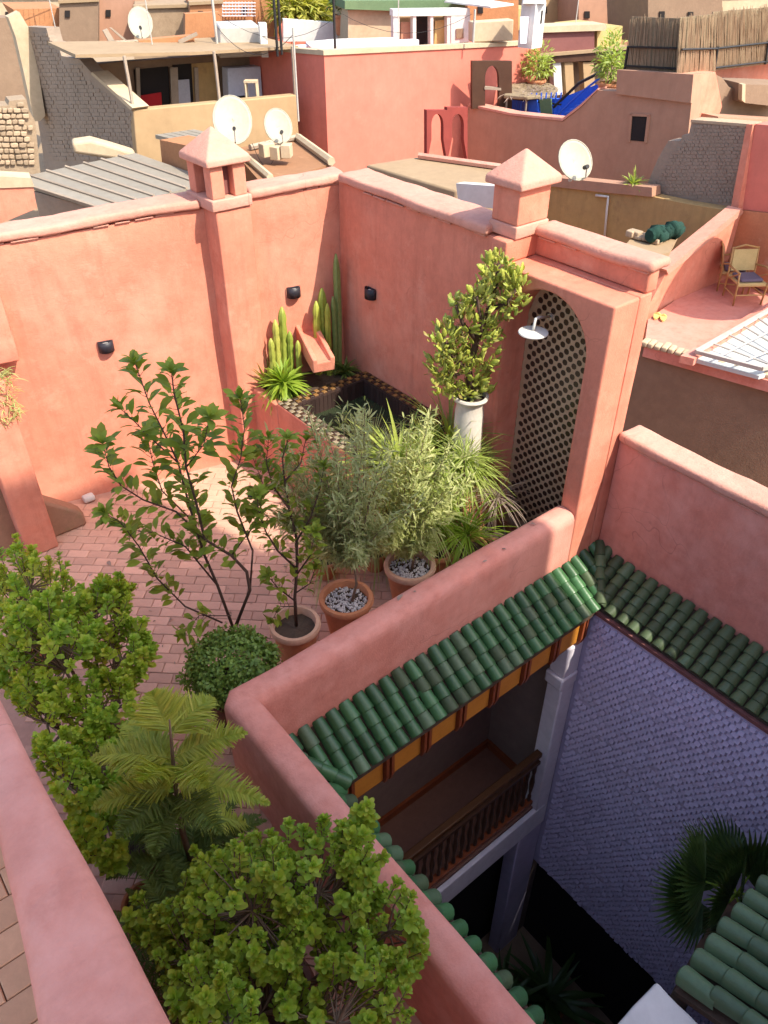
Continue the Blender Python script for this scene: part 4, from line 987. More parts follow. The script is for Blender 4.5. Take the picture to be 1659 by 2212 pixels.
spiky('potted_palm', 'dry purplish palm drooping at the foot of the shower arch', y4, (0.16, 0.36, 'brown_pot'), 70, (0.22, 0.38), 0.02, 'palm_dry', (0.7, 1.2), (0.1, 1.0), h=0.72, stem=0.02)
y5 = on_z(1010, 1060, 0.7); y5.z = 0
spiky('yucca', 'yellowish leafy plant between the white pot and the low palm', y5, (0.17, 0.34, 'terracotta'), 100, (0.28, 0.45), 0.055, 'yucca_leaf', h=0.85, stem=0.02, zr=(-0.2, 1.0))
y6 = on_z(915, 1120, 0.6); y6.z = 0
spiky('yucca', 'pale feathery grass between the feathery shrub and the low palm', y6, (0.16, 0.32, 'terracotta'), 190, (0.32, 0.6), 0.02, 'pale_leaf', (0.3, 0.9), (-0.1, 1.0), h=0.65, stem=0.02)
y7 = on_z(930, 1010, 0.9); y7.z = 0
spiky('yucca', 'lime green leafy plant in the middle of the sunlit clump', y7, (0.18, 0.36, 'terracotta'), 170, (0.34, 0.6), 0.042, 'yucca_leaf', (0.2, 0.8), (-0.2, 1.0), h=0.88, stem=0.02)
y8 = on_z(800, 985, 0.85); y8.z = 0
spiky('yucca', 'wispy pale grass rising in front of the pool rim', y8, (0.16, 0.32, 'terracotta'), 200, (0.35, 0.62), 0.018, 'pale_leaf', (0.2, 0.8), (-0.1, 1.0), h=0.80, stem=0.02)
y9 = on_z(1000, 1010, 0.95); y9.z = 0
spiky('yucca', 'wispy yellowish grass at the foot of the white pot', y9, (0.16, 0.32, 'terracotta'), 180, (0.3, 0.55), 0.02, 'yucca_leaf', (0.2, 0.8), (-0.1, 1.0), h=0.92, stem=0.02)
for (x, y, z, h, n, mt, lb) in ((1005, 985, 1.2, 1.15, 130, 'yucca_leaf', 'tall thin grass rising right in front of the white pot'), (700, 1190, 0.3, 0.25, 110, 'pale_leaf', 'low pale grass tuft between the citrus and the olive'), (810, 1165, 0.35, 0.3, 130, 'pale_leaf', 'low pale grass tuft between the two pebbled pots'), (945, 1120, 0.6, 0.55, 130, 'lime_leaf', 'lime green grass tuft left of the low palm')):
    c = on_z(x, y, z); c.z = 0; spiky('grass_tuft', lb, c, (0.13, 0.22, 'terracotta'), n, (0.24, 0.46), 0.02, mt, (0.3, 0.9), (-0.1, 1.0), h=h, stem=0.015)
# more pots tucked behind the parapet
for (x, y, lb) in ((945, 1185, 'empty orange terracotta pot behind the parapet near the arch'), (830, 1130, 'orange terracotta pot half hidden by the feathery shrub')):
    c = on_z(x, y, 0.35); c.z = 0; T = thing('terracotta_pot', c, lb, 'pot'); pot(T, c, 0.17, 0.36, 'terracotta')

# cactus tree in the tall white pot
wp = on_x(1017, 853, 4.40); wp.z = 0.0; hz = on_x(1017, 853, 4.40).z
pd = tag(rough_box(MB(), (wp.x - 0.2, wp.y - 0.2, 0), (wp.x + 0.2, wp.y + 0.2, 0.72), 0.2, 0.006, 0, 3, 0.02).build('plinth', 'pink_plaster', None, org=wp.copy(), smooth='auto'), 'square pink plinth under the white pot', 'plinth')
CA = thing('potted_cactus', wp + Vector((0, 0, 0.722)), 'big yellow green cactus tree in a tall white pot beside the shower arch', 'cactus')
zb, zt = 0.722, hz
pbw = MB().lathe([(0.10, zb), (0.118, zb + 0.03), (0.135, zb + 0.35), (0.128, zt - 0.16), (0.118, zt - 0.09), (0.125, zt - 0.05)], wp, 30, 0.015).build('pot_body', 'white_pot', CA, smooth='auto', fix=False)
MB().lathe([(0.125, zt - 0.05), (0.15, zt - 0.04), (0.162, zt - 0.015), (0.155, zt), (0.132, zt), (0.125, zt - 0.04)], wp, 30, 0.015).build('pot_rim', 'white_pot', pbw, smooth='auto', fix=False)
MB().lathe([(0.0, zt - 0.035), (0.127, zt - 0.04)], wp, 20).build('soil', 'soil', pbw, fix=False)
plane0 = wp.copy(); stt = MB()
limbs = [([(1020, 855), (1012, 800), (1030, 735), (1055, 670), (1072, 610), (1078, 570)], 0, 0.03, 0.034), ([(1030, 735), (1000, 700), (985, 660)], 0, -0.1, 0.022), ([(1012, 800), (975, 770), (960, 730)], 0, -0.1, 0.022),
         ([(1055, 670), (1095, 655), (1115, 625)], 0.02, -0.06, 0.022), ([(1012, 800), (985, 810), (960, 800)], 0, -0.08, 0.018), ([(1030, 735), (1040, 700), (1030, 640)], 0, -0.12, 0.022)]
lp = []
for ln_, o0, o1, r_ in limbs:
    pts = [pxp(x, y, o0 + (o1 - o0) * i / (len(ln_) - 1)) for i, (x, y) in enumerate(ln_)]
    stt.tube(pts, [r_ * (1 - 0.5 * i / (len(pts) - 1)) for i in range(len(pts))], 8); lp += pts[1:]
stt.build('trunk', 'bark_dark', CA, smooth=True, fix=False)
def pad_mesh(k):
    m = MB(); n, h = 10, 7
    for i in range(h + 1):
        t = i / h; w = 0.5 * math.sin(math.pi * (0.06 + 0.90 * t ** 0.8)) ** 0.7; th = w * 0.42
        for j in range(n):
            a = 2 * math.pi * j / n; wv = 1 + 0.14 * math.sin(t * 19 + k + (0 if abs(math.cos(a)) > 0.5 else 2))
            m.v.append(Vector((w * wv * math.cos(a), t * 1.7 - 0.05, th * wv * math.sin(a) + 0.12 * math.sin(2.2 * t + k))))
    for i in range(h):
        for j in range(n): a, b_ = i * n + j, i * n + (j + 1) % n; m.f.append((a, b_, b_ + n, a + n))
    m.f += [tuple(reversed(range(n))), tuple(h * n + j for j in range(n))]
    return m.mesh('pad', 'cactus_skin', smooth=True)
pads = [pad_mesh(k * 1.3) for k in range(4)]
cl_ = MB(); cl_t = leaf_t(0.062, 0.022, 0.6, 0.12, 0.2, 4)
clus = [(1075, 575, 30, 34, 26), (1112, 625, 26, 46, 30), (1040, 630, 22, 30, 16), (1000, 655, 24, 26, 14), (965, 715, 28, 34, 22), (955, 775, 28, 40, 26), (995, 760, 34, 40, 22), (1030, 700, 30, 40, 14), (965, 815, 26, 26, 14), (1025, 790, 24, 30, 12), (1065, 680, 20, 50, 12), (1000, 832, 30, 18, 14), (1040, 826, 20, 22, 10), (1055, 750, 18, 40, 10)]
for (x, y, rx, ry, n) in clus:
    for i in range(int(n * 1.9)):
        a, k = U(0, 6.28), math.sqrt(U(0, 1)); p = pxp(x + rx * k * math.cos(a), y + ry * k * math.sin(a) + 12, U(-0.16, 0.12))
        if p.x > 4.64: p.x = 4.64 - U(0, 0.1)
        near = min(lp, key=lambda q: (q - p).length); d = (p - near).normalized() * 0.55 + Vector((0, 0, 0.8)) + rdir() * 0.35
        s = U(0.036, 0.066); piece('pad', random.choice(pads), rotmat(d, rdir(), U(0, 3), (s * U(0.7, 1), s, s * 0.8), p), CA)
        for q_ in range(3): cl_.inst(cl_t, rotmat(d * 0.8 + rdir() * 0.8, rdir(), U(-1, 1), U(0.6, 1.3), p + rdir() * 0.04))
tag(cl_.build('leaves', 'lime_mix', CA, smooth=True, fix=False), kind='stuff')
tw_ = MB()
for q_ in range(60):
    a = random.choice(lp) + rdir() * 0.05; tw_.tube([a, a + rdir() * 0.08, a + rdir() * 0.12 + Vector((0, 0, -0.05))], [0.003, 0.002, 0.001], 3, False)
tw_.build('dry_twigs', 'bark', CA, fix=False)
sm = MB()
for i in range(26):
    sm.inst(blade_t(0.10, 0.03, 0.5, 4), rotmat(rdir(0.1, 1), Vector((0, 0, 1)), 0, U(0.6, 1), wp + Vector((U(-.06, .06), U(-.06, .06), zt - 0.03))))
sm.build('seedlings', 'olive_leaf', CA, smooth=True, fix=False)

# cacti in the bed behind the pool
def ribbed(mb, pts, r, ribs=6, n=18, knob=0.0):
    P = [Vector(p) for p in pts]; k = len(mb.v)
    N = 14; Q = []
    for i in range(N + 1):
        t = i / N * (len(P) - 1); a = min(int(t), len(P) - 2); Q.append(P[a].lerp(P[a + 1], t - a))
    for i, p in enumerate(Q):
        t = i / N; rr_ = r * min(1, (1 - t) * 7 + 0.25) * (1 + knob * math.sin(t * 30))
        for j in range(n):
            a = 2 * math.pi * j / n; q = rr_ * (1 + 0.22 * math.cos(a * ribs)); mb.v.append(p + Vector((q * math.cos(a), q * math.sin(a), 0)))
    for i in range(N):
        for j in range(n): a, b_ = k + i * n + j, k + i * n + (j + 1) % n; mb.f.append((a, b_, b_ + n, a + n))
    mb.f.append(tuple(k + N * n + j for j in range(n)))
def cactus(label, stems, mat='cactus_green', base=None, knob=0.0):
    b0 = Vector(stems[0][0][0]); T = thing('column_cactus', b0, label, 'cactus', 'cacti in the bed behind the pool')
    for pts, r in stems:
        m = MB(); ribbed(m, pts, r, 6, 18, knob); m.build('column', mat, T, smooth=True, fix=False)
def col_at(x, y0, y1, out, s=None):
    """upright stem seen from pixel y0 (foot) to y1 (tip), 'out' metres in front of wall A"""
    a = on_pl(x, y0, wa(0, out), NA); b_ = on_pl(x, y1, wa(0, out), NA); a.z = 0.93
    return [a, a.lerp(b_, 0.5) + Vector((U(-.01, .01), 0, 0)), Vector((a.x + (b_.x - a.x) * 0.6, a.y + (b_.y - a.y) * 0.6, b_.z))]
cactus('tall thin column cactus in the shaded corner of the walls', [(col_at(728, 715, 548, 0.14), 0.035), (col_at(720, 715, 640, 0.18), 0.025)])
cactus('knobbly cactus just right of the water spout', [(col_at(697, 715, 622, 0.12), 0.042), (col_at(684, 715, 650, 0.13), 0.036), (col_at(708, 720, 655, 0.2), 0.03)], 'cactus_skin', knob=0.12)
cactus('cluster of knobbly cacti left of the water spout', [(col_at(613, 800, 662, 0.16), 0.040), (col_at(598, 800, 690, 0.20), 0.034), (col_at(628, 800, 715, 0.2), 0.030), (col_at(588, 820, 730, 0.24), 0.03), (col_at(645, 810, 735, 0.26), 0.028)], 'cactus_skin', knob=0.12)
sb = on_pl(615, 850, wa(0, 0.42), NA); sb.z = 0.93
spiky('succulent', 'bright lime leafy succulent spilling from the bed left of the pool', sb, None, 210, (0.14, 0.32), 0.13, 'lime_leaf', (0.2, 0.9), (-0.3, 1.0), h=0.12)
sb2 = on_pl(578, 800, wa(0, 0.2), NA); sb2.z = 0.93
spiky('succulent', 'upright grey green agave against the sunlit wall left of the cacti', sb2, None, 40, (0.22, 0.36), 0.10, 'yucca_leaf', (0.05, 0.2), (0.6, 1.0), h=0.02)
sb3 = on_pl(745, 790, wa(0, 0.3), NA); sb3.z = 0.93; sb3.x = min(sb3.x, 4.6)
spiky('succulent', 'dark leafy plant in the corner behind the pool', sb3, None, 70, (0.10, 0.2), 0.12, 'fern_dark', (0.2, 0.9), (-0.1, 1.0), h=0.06)

# feathery star shaped conifer in the alley
FP = Vector((0.66, 2.68, 0)); FE = thing('norfolk_pine', FP, 'young feathery conifer with star shaped fronds between the two foreground bushes', 'tree')
pot(FE, FP, 0.19, 0.34, 'brown_pot'); plane0 = FP.copy()
stm = [pxp(395, 1800), pxp(382, 1720), pxp(375, 1660), pxp(370, 1600), pxp(366, 1555)]
MB().tube([FP + Vector((0, 0, 0.25))] + stm, [0.02, 0.018, 0.014, 0.011, 0.008, 0.004], 6).build('stem', 'bark', FE, smooth=True)
def frond(T, a, b_, wid, mat, sag=0.0, n=44, nm='frond'):
    a, b_ = Vector(a), Vector(b_); d = b_ - a; Lf = d.length; m = MB(); up = Vector((0, 0, 1)); sd = d.normalized().cross(up).normalized(); nn = sd.cross(d.normalized())
    P = lambda t: a + d * t + Vector((0, 0, -sag * Lf * t * t + 0.10 * Lf * math.sin(math.pi * t)))
    m.tube([P(i / 8) for i in range(9)], [0.004 * (1 - i / 9) + 0.001 for i in range(9)], 4, False)
    for i in range(n):
        t = 0.06 + 0.93 * i / n; p = P(t); w = wid * (1 - t) ** 0.75 * (0.35 + 1.3 * min(t * 3.0, 0.5)) * U(0.8, 1.15)
        for s_ in (-1, 1):
            e = (sd * s_ + d.normalized() * U(0.45, 0.85) + nn * U(-0.05, 0.55))
            m.inst(blade_t(w, 0.0085, U(-0.1, 0.5), 3), rotmat(e, nn, U(-0.4, 0.4), 1, p))
    return m.build(nm, mat, T, smooth=True, fix=False)
for k, (x0, y0, x1, y1, off) in enumerate([(368, 1585, 325, 1492, 0.15), (368, 1590, 462, 1505, 0.25), (372, 1640, 195, 1635, 0.02), (372, 1640, 535, 1580, 0.1), (374, 1650, 265, 1560, 0.3), (376, 1690, 585, 1735, -0.1),
                                            (378, 1700, 195, 1745, -0.15), (378, 1710, 250, 1810, -0.35), (380, 1715, 480, 1800, -0.4), (384, 1760, 215, 1850, 0.05), (384, 1760, 560, 1790, 0.2), (376, 1680, 430, 1620, 0.4),
                                            (380, 1720, 330, 1850, -0.45), (374, 1660, 300, 1690, -0.3), (374, 1660, 450, 1700, -0.3)]):
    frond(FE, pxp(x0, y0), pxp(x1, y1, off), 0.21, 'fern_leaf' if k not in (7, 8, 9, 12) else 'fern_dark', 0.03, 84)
for i in range(16):
    a = i * 2.4; frond(FE, FP + Vector((0, 0, 0.42)), FP + Vector((0.50 * math.cos(a), 0.50 * math.sin(a), U(0.35, 0.7))), 0.16, 'fern_dark', 0.15, 50)
FD = Vector((0.40, 2.15, 0)); FT = thing('fern', FD, 'dark fern in the shade under the foreground bush', 'fern'); pot(FT, FD, 0.16, 0.3, 'brown_pot')
for i in range(22):
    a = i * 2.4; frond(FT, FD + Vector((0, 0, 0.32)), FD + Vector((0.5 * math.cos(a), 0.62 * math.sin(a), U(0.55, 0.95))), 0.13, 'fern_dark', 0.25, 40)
for (p, lb) in (((0.34, 2.72, 0), 'small dark red pot by the foot of the left parapet'),):
    T = thing('flower_pot', p, lb, 'pot'); pot(T, p, 0.13, 0.26, 'brown_pot', 'terracotta')
LF = Vector((0.62, 5.3, 0)); T = thing('fern', LF, 'brownish feathery fern behind the left bush', 'fern'); pot(T, LF, 0.16, 0.34, 'terracotta')
for i in range(14):
    a = i * 2.4; frond(T, LF + Vector((0, 0, 0.5)), LF + Vector((0.38 * math.cos(a), 0.38 * math.sin(a), U(0.7, 1.1))), 0.09, 'fern_leaf', 0.2, 34)
# trailing plant on the post
tp = Vector((1.20, 6.74, 1.85))
T = thing('trailing_plant', tp, 'pale spiky trailing plant on top of the square post', 'plant'); m = MB()
for i in range(330):
    hz_ = U(0, 1); q = tp + Vector((U(-.10, .14 - .06 * hz_), U(-.10, .06), 0.08 - 0.48 * hz_)); m.inst(blade_t(0.10, 0.008, 0.5, 3), rotmat(rdir(-0.5, 0.7), Vector((0, 0, 1)), 0, U(0.6, 1.1), q))
tag(m.build('foliage', 'pale_leaf', T, smooth=True, fix=False), kind='stuff')

# fan palm in the courtyard
pc = on_d(1590, 1935, 3.05); PT = thing('fan_palm', (pc.x, pc.y, -6.46), 'dark fan palm rising from the courtyard shade at the lower right', 'palm')
MB().tube([(pc.x, pc.y, -6.46), (pc.x + 0.03, pc.y, -4), pc + Vector((0, 0, -0.15))], [0.11, 0.09, 0.075], 10).build('trunk', 'bark', PT, smooth=True)
def fan(T, hub, d, up, Lf, mat='palm_leaf', n=26, spread=2.3):
    d = Vector(d).normalized(); sd = d.cross(Vector(up)).normalized(); nn = sd.cross(d); m = MB(); hub = Vector(hub)
    for i in range(n):
        a = (i / (n - 1) - 0.5) * spread; e = d * math.cos(a) + sd * math.sin(a); l = Lf * (0.75 + 0.25 * math.cos(a)) * U(0.93, 1.05)
        w = l * 0.5 * spread / n * 0.95; c = e.cross(nn).normalized()
        m.add([hub + e * 0.02, hub + e * l * 0.52 - c * w + nn * 0.012, hub + e * l * 0.52 + nn * -0.012, hub + e * l * 0.52 + c * w + nn * 0.012,
               hub + e * l * 0.8 - c * w * 0.5 + nn * 0.0, hub + e * l * 0.8 + c * w * 0.5, hub + e * l + nn * -0.05 * l],
              [(0, 1, 2), (0, 2, 3), (1, 4, 2), (2, 4, 5), (2, 5, 3), (4, 6, 5)])
    return m.build('fan_leaf', mat, T, fix=False)
pst = MB()
for (hx, hy, tx_, ty_, off, Lf) in [(1525, 1905, 1400, 1780, 0.0, 0.54), (1620, 1890, 1630, 1770, 0.1, 0.52), (1520, 1945, 1370, 1950, -0.1, 0.48), (1550, 1975, 1430, 2060, 0.05, 0.42), (1640, 1930, 1740, 1830, 0.0, 0.46), (1580, 1900, 1500, 1780, 0.3, 0.56), (1600, 1980, 1570, 2090, -0.1, 0.40), (1580, 1940, 1480, 1890, -0.2, 0.42), (1600, 1930, 1620, 1850, -0.2, 0.4)]:
    h_ = on_pl(hx, hy, pc + FH * off, FH); t_ = on_pl(tx_, ty_, pc + FH * off * 2, FH)
    fan(PT, h_, t_ - h_, Vector((U(-.3, .3), U(-.3, .3), 1)) - FH * 0.5, Lf); pst.tube([pc, (pc + h_) / 2 + Vector((0, 0, 0.03)), h_], [0.012, 0.009, 0.007], 5)
pst.build('leaf_stalks', 'lime_leaf', PT, smooth=True, fix=False)
for i, (x, y) in enumerate([(2.6, 2.4), (3.6, 2.2), (4.2, 1.9)]):
    spiky('courtyard_plant', ['broad leaved plant in the dark of the courtyard, left', 'broad leaved plant in the dark of the courtyard, middle', 'broad leaved plant in the dark of the courtyard by the relief wall'][i], (x, y, -6.46), (0.22, 0.45, 'terracotta'), 40, (0.5, 0.9), 0.10, 'palm_leaf', (0.4, 0.9), (0.2, 1), h=0.5)
lit_ = MB()
for i in range(110):
    q = Vector((U(1.0, 3.6), U(3.55, 6.2), 0.008)) if i < 106 else Vector((U(1.5, 4.5), 3.24 + U(-.06, .06), 0.864))
    lit_.inst(leaf_t(0.05, 0.018, 0.5, 0.3, 0.2, 3), Matrix.Translation(q) @ Euler((U(-.3, .3), U(-.4, .4), U(0, 6))).to_matrix().to_4x4() @ Matrix.Scale(U(0.5, 1.2), 4))
ll_ = lit_.build('leaf_litter', 'palm_dry', None, smooth=True, fix=False, org=Vector((0, 0, 0))); tag(ll_, 'scattered dry leaves on the brick floor and the parapet top', 'leaves', kind='stuff')
# fallen leaves
fl_me = tmesh('fallen_leaf', ELL, 'palm_dry')
for (x, y, z, lb) in ((232, 1212, 0.006, 'dry curled leaf on the brick floor left of the shrub'), (870, 1284, 0.862, 'dry leaf lying on the rounded parapet')):
    o = bpy.data.objects.new('fallen_leaf', fl_me); col.objects.link(o); o.location = on_z(x, y, z); o.rotation_euler = (0.2, 0.3, U(0, 6)); ORG[o] = o.location.copy(); tag(o, lb, 'leaf')
surf('shade_red', (0.26, 0.05, 0.04), (0.20, 0.038, 0.03), blot=0.8, bump=0.2)  # darkened red: cast shade on the red wall put into the colour
# ================================================================== THE ROOFTOPS BEYOND
def vpl(P0, az):
    t = azdir(az); n = Vector((-t.y, t.x, 0))
    if n.dot(P0 - C0) < 0: n = -n
    return P0, n
def pts_on(pl, px): return [on_pl(x, y, pl[0], pl[1]) for x, y in px]
def fac(px, P0, az, thick=0.25, out=0.0):
    """upright wall in the plane through P0 with the given bearing, outline sighted point by point, with real thickness"""
    pl = vpl(P0, az); return MB().prism([p - pl[1] * out for p in pts_on(pl, px)], pl[1] * thick)
def flat(px, z, thick=0.12):
    return MB().prism([on_z(x, y, z) for x, y in px], (0, 0, -thick))
def at(x, y, D): return on_d(x, y, D)
def corner_house(name, label, c, D, l, r, zb, mat, azl=-39, azr=51, cop=None, roof='roof_tan', wl=None, cw=0.16, group='houses across the rooftops'):
    """house seen at one corner: c nearest top corner, l and r the ends of its two visible top edges"""
    C = at(c[0], c[1], D); Lp = on_pl(l[0], l[1], *vpl(C, azl)); Rp = on_pl(r[0], r[1], *vpl(C, azr)); B = Lp + Rp - C
    T = thing(name, Vector((C.x, C.y, zb)), label, 'house', group); top = [C, Rp, B, Lp]
    m = MB(); n = 4; low = [Vector((p.x, p.y, zb)) for p in top]; t2 = [p - Vector((0, 0, 0.02)) for p in top]
    m.add(low + t2, [(3, 2, 1, 0)] + [(i, (i + 1) % 4, (i + 1) % 4 + 4, i + 4) for i in range(4)] + [(4, 5, 6, 7)])
    m.build('wall', mat, T)
    if cop:
        for a, b_ in ((C, Rp), (Lp, C)):
            d = (b_ - a).normalized(); nn = Vector((-d.y, d.x, 0)); e = 0.03
            inn = nn if nn.dot(B - a) > 0 else -nn
            q = [a - inn * e - d * e, b_ - inn * e + d * e, b_ + inn * cw + d * e, a + inn * cw - d * e]
            MB().prism([p + Vector((0, 0, 0.06)) for p in q], (0, 0, -0.075)).build('coping', cop, T)
    return T, C, Lp, Rp, B
def addpart(T, name, mb, mat, **k): return mb.build(name, mat, T, **k)
def solo(name, mb, mat, label, cat, group=None, **k): return one(name, mb, mat, label, cat, group, **k)

# ---- red house in the middle
RH, RC, RL, RR, RB = corner_house('red_house', 'big bright terracotta red house with a flat roof in the middle distance', (700, 117), 16.0, (532, 103), (1168, 94), -5, 'red_plaster', cop='cream')
for k, (px, m_) in enumerate([([(1012, 208), (1120, 205), (1120, 420), (1012, 420)], None)]): pass
# ---- tan house with open roofed shed, left
TC = at(288, 238, 14.6)
TH = thing('tan_house', Vector((TC.x, TC.y, -5)), 'sand coloured house with an open roofed shed behind its parapet', 'house', 'houses across the rooftops')
addpart(TH, 'front_wall', fac([(288, 238), (640, 205), (655, 420), (305, 450)], TC, 58, 0.22), 'tan_plaster', bevel=0.02)
bw_ = TC + vpl(TC, 58)[1] * 2.1
addpart(TH, 'floor', MB().prism([p + Vector((0, 0, -0.95)) for p in (TC + vpl(TC, 58)[1] * 0.23, on_pl(640, 205, *vpl(TC, 58)) + vpl(TC, 58)[1] * 0.23, on_pl(640, 205, *vpl(TC, 58)) + vpl(TC, 58)[1] * 2.3, TC + vpl(TC, 58)[1] * 2.3)], (0, 0, -0.2)), 'roof_tan')
addpart(TH, 'shed_wall', fac([(205, 138), (560, 112), (575, 260), (225, 275)], bw_, 58, 0.2), 'mud_plaster')
for px, mt, nm in (([(288, 150), (362, 143), (368, 252), (298, 256)], 'dark_inside', 'doorway'), ([(372, 140), (412, 137), (418, 252), (380, 254)], 'dark_inside', 'doorway'),
                   ([(412, 137), (470, 133), (474, 250), (419, 252)], 'ochre_plaster', 'door_leaf'), ([(300, 205), (345, 198), (348, 252), (302, 254)], 'red_cloth', 'cloth'), ([(378, 172), (405, 170), (410, 240), (384, 240)], 'grey_cloth', 'cloth')):
    addpart(TH, nm, fac(px, bw_, 58, 0.03, 0.035 if nm != 'cloth' else 0.09), mt)
for x in (290, 364, 372, 416): addpart(TH, 'frame_post', fac([(x, 145), (x + 8, 144), (x + 12, 256), (x + 4, 256)], bw_, 58, 0.05, 0.10), 'wood_grey')
addpart(TH, 'cabinet', fac([(472, 141), (543, 137), (552, 262), (478, 266)], bw_, 58, 0.3, 0.45), 'panel_blue', bevel=0.02)
addpart(TH, 'cabinet_opening', fac([(487, 200), (515, 198), (517, 220), (489, 222)], bw_, 58, 0.02, 0.475), 'dark_inside')
zr = at(400, 112, 15.1).z
addpart(TH, 'shed_roof', MB().prism([on_pl(x, y, *vpl(TC + vpl(TC, 58)[1] * 0.5, 58)) for x, y in ((163, 118), (420, 112), (645, 99), (645, 105), (420, 119), (163, 125))], vpl(TC, 58)[1] * 1.9), 'roof_tan')
for x, y0, y1 in ((268, 121, 233), (462, 111, 220), (631, 100, 208)):
    pl = vpl(TC + vpl(TC, 58)[1] * 0.1, 58); a = on_pl(x, y0, *pl); b_ = on_pl(x + (y1 - y0) * 0.16 * (829 - x) / 560, y1, *pl); b_ = Vector((a.x, a.y, b_.z))
    addpart(TH, 'roof_post', MB().tube([b_ - Vector((0, 0, 0.2)), a + Vector((0.008, 0.01, -0.3)), a], 0.028, 6), 'wood_grey')
pl = vpl(TC, 58)
CHF = on_pl(563, 214, *pl) + pl[1] * 0.4
CHT = thing('wooden_stool', CHF, 'small pale wooden stool frame on the sand coloured parapet', 'stool')
for dx in (-0.1, 0.1):
    for dy in (0, 0.18): MB().box(CHF + azdir(90) * dx + FH * dy + Vector((0, 0, -0.12)), (0.03, 0.03, 0.66)).build('leg', 'cream', CHT)
MB().box(CHF + FH * 0.09 + Vector((0, 0, 0.225)), (0.24, 0.22, 0.03), R(CAM_AZ - 90)).build('seat', 'cream', CHT)
# grey block wall with stepped top
gw = thing('block_wall', Vector((TC.x, TC.y, -5)), 'tall grey block wall with a stepped and sloping top on the left', 'wall')
addpart(gw, 'wall', fac([(286, 238), (200, 160), (172, 128), (133, 121), (128, 106), (119, 104), (115, 92), (108, 90), (104, 76), (100, 60), (52, 57), (80, 250), (110, 440), (305, 450)], TC, -39, 0.25), 'grey_block')
bp_l = vpl(TC, -39)
blk = MB()
for j in range(40):                                            # block courses standing slightly proud
    for i in range(34):
        y = 62 + j * 8.6 + U(-.6, .6); x = 60 + i * 9.5 + (5 if j % 2 else 0) + U(-1, 1)
        xr_ = 290 + (y - 238) * 0.08; yt = 60 if x < 100 else (60 + (x - 100) * 1.9 if x < 133 else (124 + (x - 133) * 0.75 if x > 170 else 124))
        if y < yt + 8 or x > xr_ - 16 or x < 52 + (y - 57) * 0.165 + 6 or y > 345: continue
        q = [on_pl(a, b_, *bp_l) for a, b_ in ((x, y), (x + 8.9 + U(-.5, .5), y + 0.8), (x + 9.6 + U(-.5, .5), y + 8.3), (x + 0.8, y + 7.6 + U(-.4, .4)))]
        blk.prism([p - bp_l[1] * 0.002 for p in q], bp_l[1] * -U(0.002, 0.014))
tag(blk.build('block_courses', 'grey_block', gw), kind='stuff')
addpart(gw, 'sloping_cap', fac([(286, 238), (240, 196), (200, 160), (202, 155), (243, 191), (290, 233)], TC, -39, 0.3, 0.03), 'cream')
# rooftop clutter left of the shed
solo('timber_plank', fac([(222, 66), (232, 62), (262, 112), (250, 116)], at(240, 100, 17.2), 60, 0.05), 'wood_grey', 'broad pale plank leaning behind the stepped wall', 'plank', 'leaning planks')
solo('timber_plank', fac([(237, 60), (242, 60), (300, 108), (294, 111)], at(260, 100, 17.4), 60, 0.05), 'wood_grey', 'thin pale plank leaning right of the broad plank', 'plank', 'leaning planks')
solo('timber_plank', fac([(147, 92), (152, 90), (215, 118), (208, 121)], at(180, 110, 17.0), 60, 0.06), 'wood_grey', 'dark plank lying across the stepped wall top', 'plank', 'leaning planks')
solo('timber_plank', fac([(155, 105), (160, 103), (212, 122), (205, 124)], at(180, 112, 17.9), 60, 0.06), 'wood_grey', 'lower plank of the pile by the stepped wall', 'plank', 'leaning planks')
# stone wall and cream pier at the far left
sw = thing('rubble_wall', at(0, 345, 12.6), 'sunlit rubble stone wall at the left edge of the rooftops', 'wall')
SP = at(40, 300, 12.6); addpart(sw, 'wall', fac([(-40, 232), (18, 228), (20, 218), (56, 214), (62, 236), (76, 262), (92, 420), (-40, 440)], SP, 62, 0.4), 'rubble')
spl = vpl(SP, 62)
for j in range(11):
    x = -30.0 + (5 if j % 2 else 0)
    while x < 90:
        w = U(11, 19); y = 220 + j * 12.5
        if x + w < 58 + max(0, (y - 214)) * 0.22 and y > (228 if x < 22 else 216):
            q = [on_pl(x + a * w + U(-1, 1), y + b_ * 11 + U(-0.8, 0.8), *spl) for a, b_ in ((0.05, 0.05), (0.5, 0.0), (0.95, 0.06), (0.97, 0.9), (0.5, 0.97), (0.03, 0.92))]
            addpart(sw, 'stone', MB().prism([p - spl[1] * 0.003 for p in q], spl[1] * -U(0.02, 0.06)), 'rubble', bevel=0.012)
        x += w
solo('wall_pier', fac([(18, 38), (42, 26), (62, 60), (84, 160), (98, 250), (86, 262), (74, 262), (50, 150), (34, 80)], at(70, 200, 17.9), 60, 0.4), 'cream', 'tall cream plastered wall pier at the left between stone wall and grey wall', 'pier')
solo('brown_house', fac([(-60, 40), (20, 38), (50, 150), (74, 262), (74, 330), (-60, 330)], at(20, 200, 20), 62, 0.6), 'mud_plaster', 'brown shaded house wall at the far left edge', 'house', 'houses across the rooftops')
solo('brick_house', fac([(28, 20), (134, 18), (136, 62), (110, 64), (52, 60)], at(90, 40, 21.5), 62, 2.0), 'brick_orange', 'low orange brick house behind the stepped grey wall', 'house', 'houses across the rooftops')
